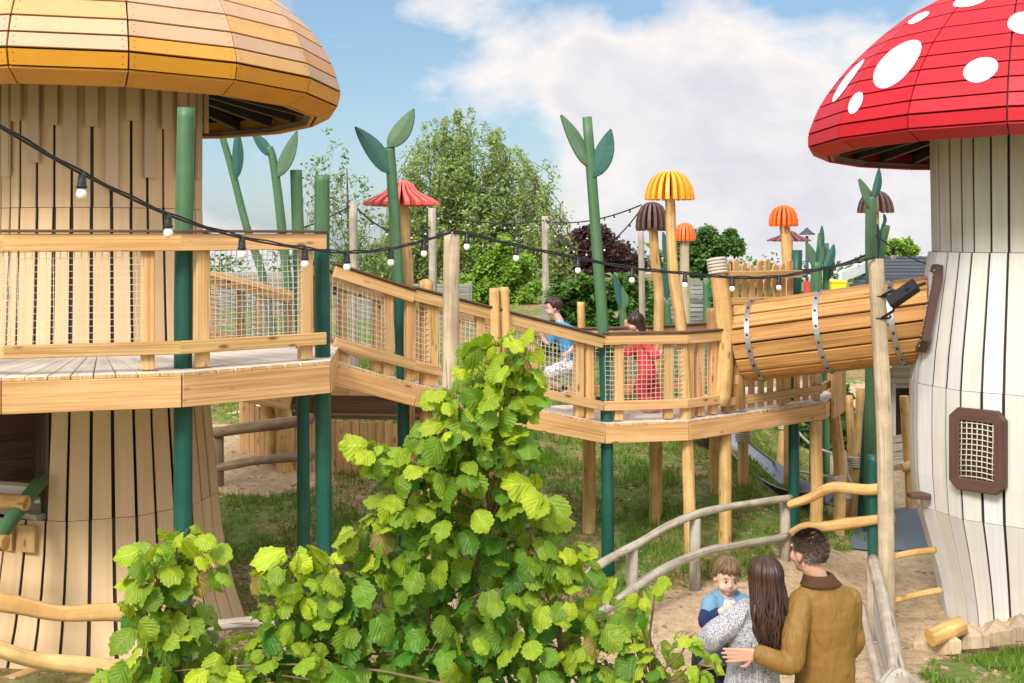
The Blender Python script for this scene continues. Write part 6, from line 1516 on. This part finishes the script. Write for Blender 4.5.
hand(b, arms[0][2], V((-.8, 0, -.5)), V((-.2, .9, 0)), .12, 1.3, 1); hand(b, arms[1][2], V((-.6, 0, .7)), V((0, -.9, 0)), .12, 1.3, 1)
zk = 1.78
legs = [(P(570, 366, YK - .08), P(547, 374, YK - .08), P(561, 389, YK - .06), (-.9, -.1, -.25)), (P(575, 366, YK + .08), P(582, 388, YK + .08), P(596, 402, YK + .08), (-.6, 0, -.7))]
for a, k_, f_, dr in legs: chain(b, [a, k_, f_], [.065, .048, .034])
soft(b, 'body', M['skinpale'], kb, .007, 3); face_parts(q4, M4, .86, kb, 'hairdark')
c = MB(); ell(c, [(nk + V((.01, 0, -.01)), .07, .065), (nk.lerp(hp, .15), .135, .08), (nk.lerp(hp, .6), .13, .092), (hp + V((.01, 0, .02)), .13, .10)], sd_, fr_)
for a, e_, w in arms: chain(c, [a, a.lerp(e_, .75)], [.055, .058])
soft(c, 'shirt', M['tee'], kb, .009)
c = MB(); ell(c, [(nk.lerp(hp, .88), .118, .088), (hp + V((0, 0, -.03)), .125, .10)], sd_, fr_)
for a, k_, f_, dr in legs: chain(c, [a, a.lerp(k_, .85)], [.088, .078])
soft(c, 'shorts', M['shorts'], kb, .009)
for a, k_, f_, dr in legs:
    s = MB(); dv = V(dr).normalized(); chain(s, [f_ - dv * .03, f_ + dv * .06, f_ + dv * .13], [.042, .042, .032]); sh_ = soft(s, 'shoe', M['shoe'], kb, .008)
    s = MB(); dn = V((dv[2], 0, -dv[0])); dn = dn if dn[2] < 0 else -dn; s.beam(f_ - dv * .06 + dn * .036, f_ + dv * .16 + dn * .032, .07, .02, -dn); s.build('sole', M['sole'], sh_, .006)
mop(kb, q4, M4, .86, M['hairdark'], 240, .009, .5, -.35)
YG = 13.05
kg = person('girl with long brown hair in a red dotted suit stepping along the footbridge', P(650, 413, YG))
hc5 = P(634.5, 323, YG); b = MB(); q5, M5 = child_head(b, hc5, (-.93, -.30, -.05), (-.08, 0, 1), .86)
nk = P(641, 337, YG); hp = P(648, 375, YG); chain(b, [hc5 + V((.02, .01, -.05)), nk], [.038, .04])
fr_, sd_ = V((-.9, -.4, .1)).normalized(), V((-.4, .9, 0)).normalized()
ell(b, [(nk, .045, .045), (nk.lerp(hp, .2), .115, .06), (nk.lerp(hp, .6), .10, .065), (hp, .11, .075)], sd_, fr_)
arms = [(P(644, 342, YG - .12), P(655, 356, YG - .16), P(664, 350, YG - .20)), (P(640, 342, YG + .12), P(628, 353, YG + .15), P(622, 344, YG + .12))]
for a, e_, w in arms: chain(b, [a, e_, w], [.034, .028, .02])
hand(b, arms[0][2], V((.8, -.2, .2)), V((0, 0, -1)), .11, 1.0, 1); hand(b, arms[1][2], V((-.8, 0, .3)), V((0, 0, -1)), .11, 1.0, -1)
legs = [(P(645, 378, YG - .07), P(640, 391, YG - .09), P(653, 408, YG - .08), (-.95, -.1, -.1)), (P(650, 378, YG + .07), P(655, 394, YG + .07), P(663, 408, YG + .07), (-.9, -.1, -.25))]
for a, k_, f_, dr in legs: chain(b, [a, k_, f_], [.06, .045, .032])
soft(b, 'body', M['skinpale'], kg, .007, 3); face_parts(q5, M5, .86, kg, 'hairdark')
c = MB(); ell(c, [(nk + V((0, 0, -.01)), .07, .06), (nk.lerp(hp, .15), .13, .078), (nk.lerp(hp, .6), .115, .085), (hp, .13, .10), (hp + V((0, 0, -.04)), .12, .095)], sd_, fr_)
for a, e_, w in arms: chain(c, [a, e_, e_.lerp(w, .3)], [.052, .048, .042])
for a, k_, f_, dr in legs: chain(c, [a, k_, k_.lerp(f_, .75)], [.085, .072, .058])
soft(c, 'suit', M['reddress'], kg, .009)
for a, k_, f_, dr in legs:
    s = MB(); dv = V(dr).normalized(); chain(s, [f_ - dv * .03, f_ + dv * .05, f_ + dv * .11], [.038, .038, .03]); soft(s, 'shoe', M['pinkshoe'], kg, .008)
long_hair(kg, q5, M5, .86, M['hairdark'], P(0, 347, YG)[2], .12, 150, .010, .05, .008, 2.0)
mbh = MB(); mbh.ball(q5(0, -.016, .03), .080, .092, .088, 16, rot=M5); mbh.build('hair_underlayer', M['hairdark'], kg)
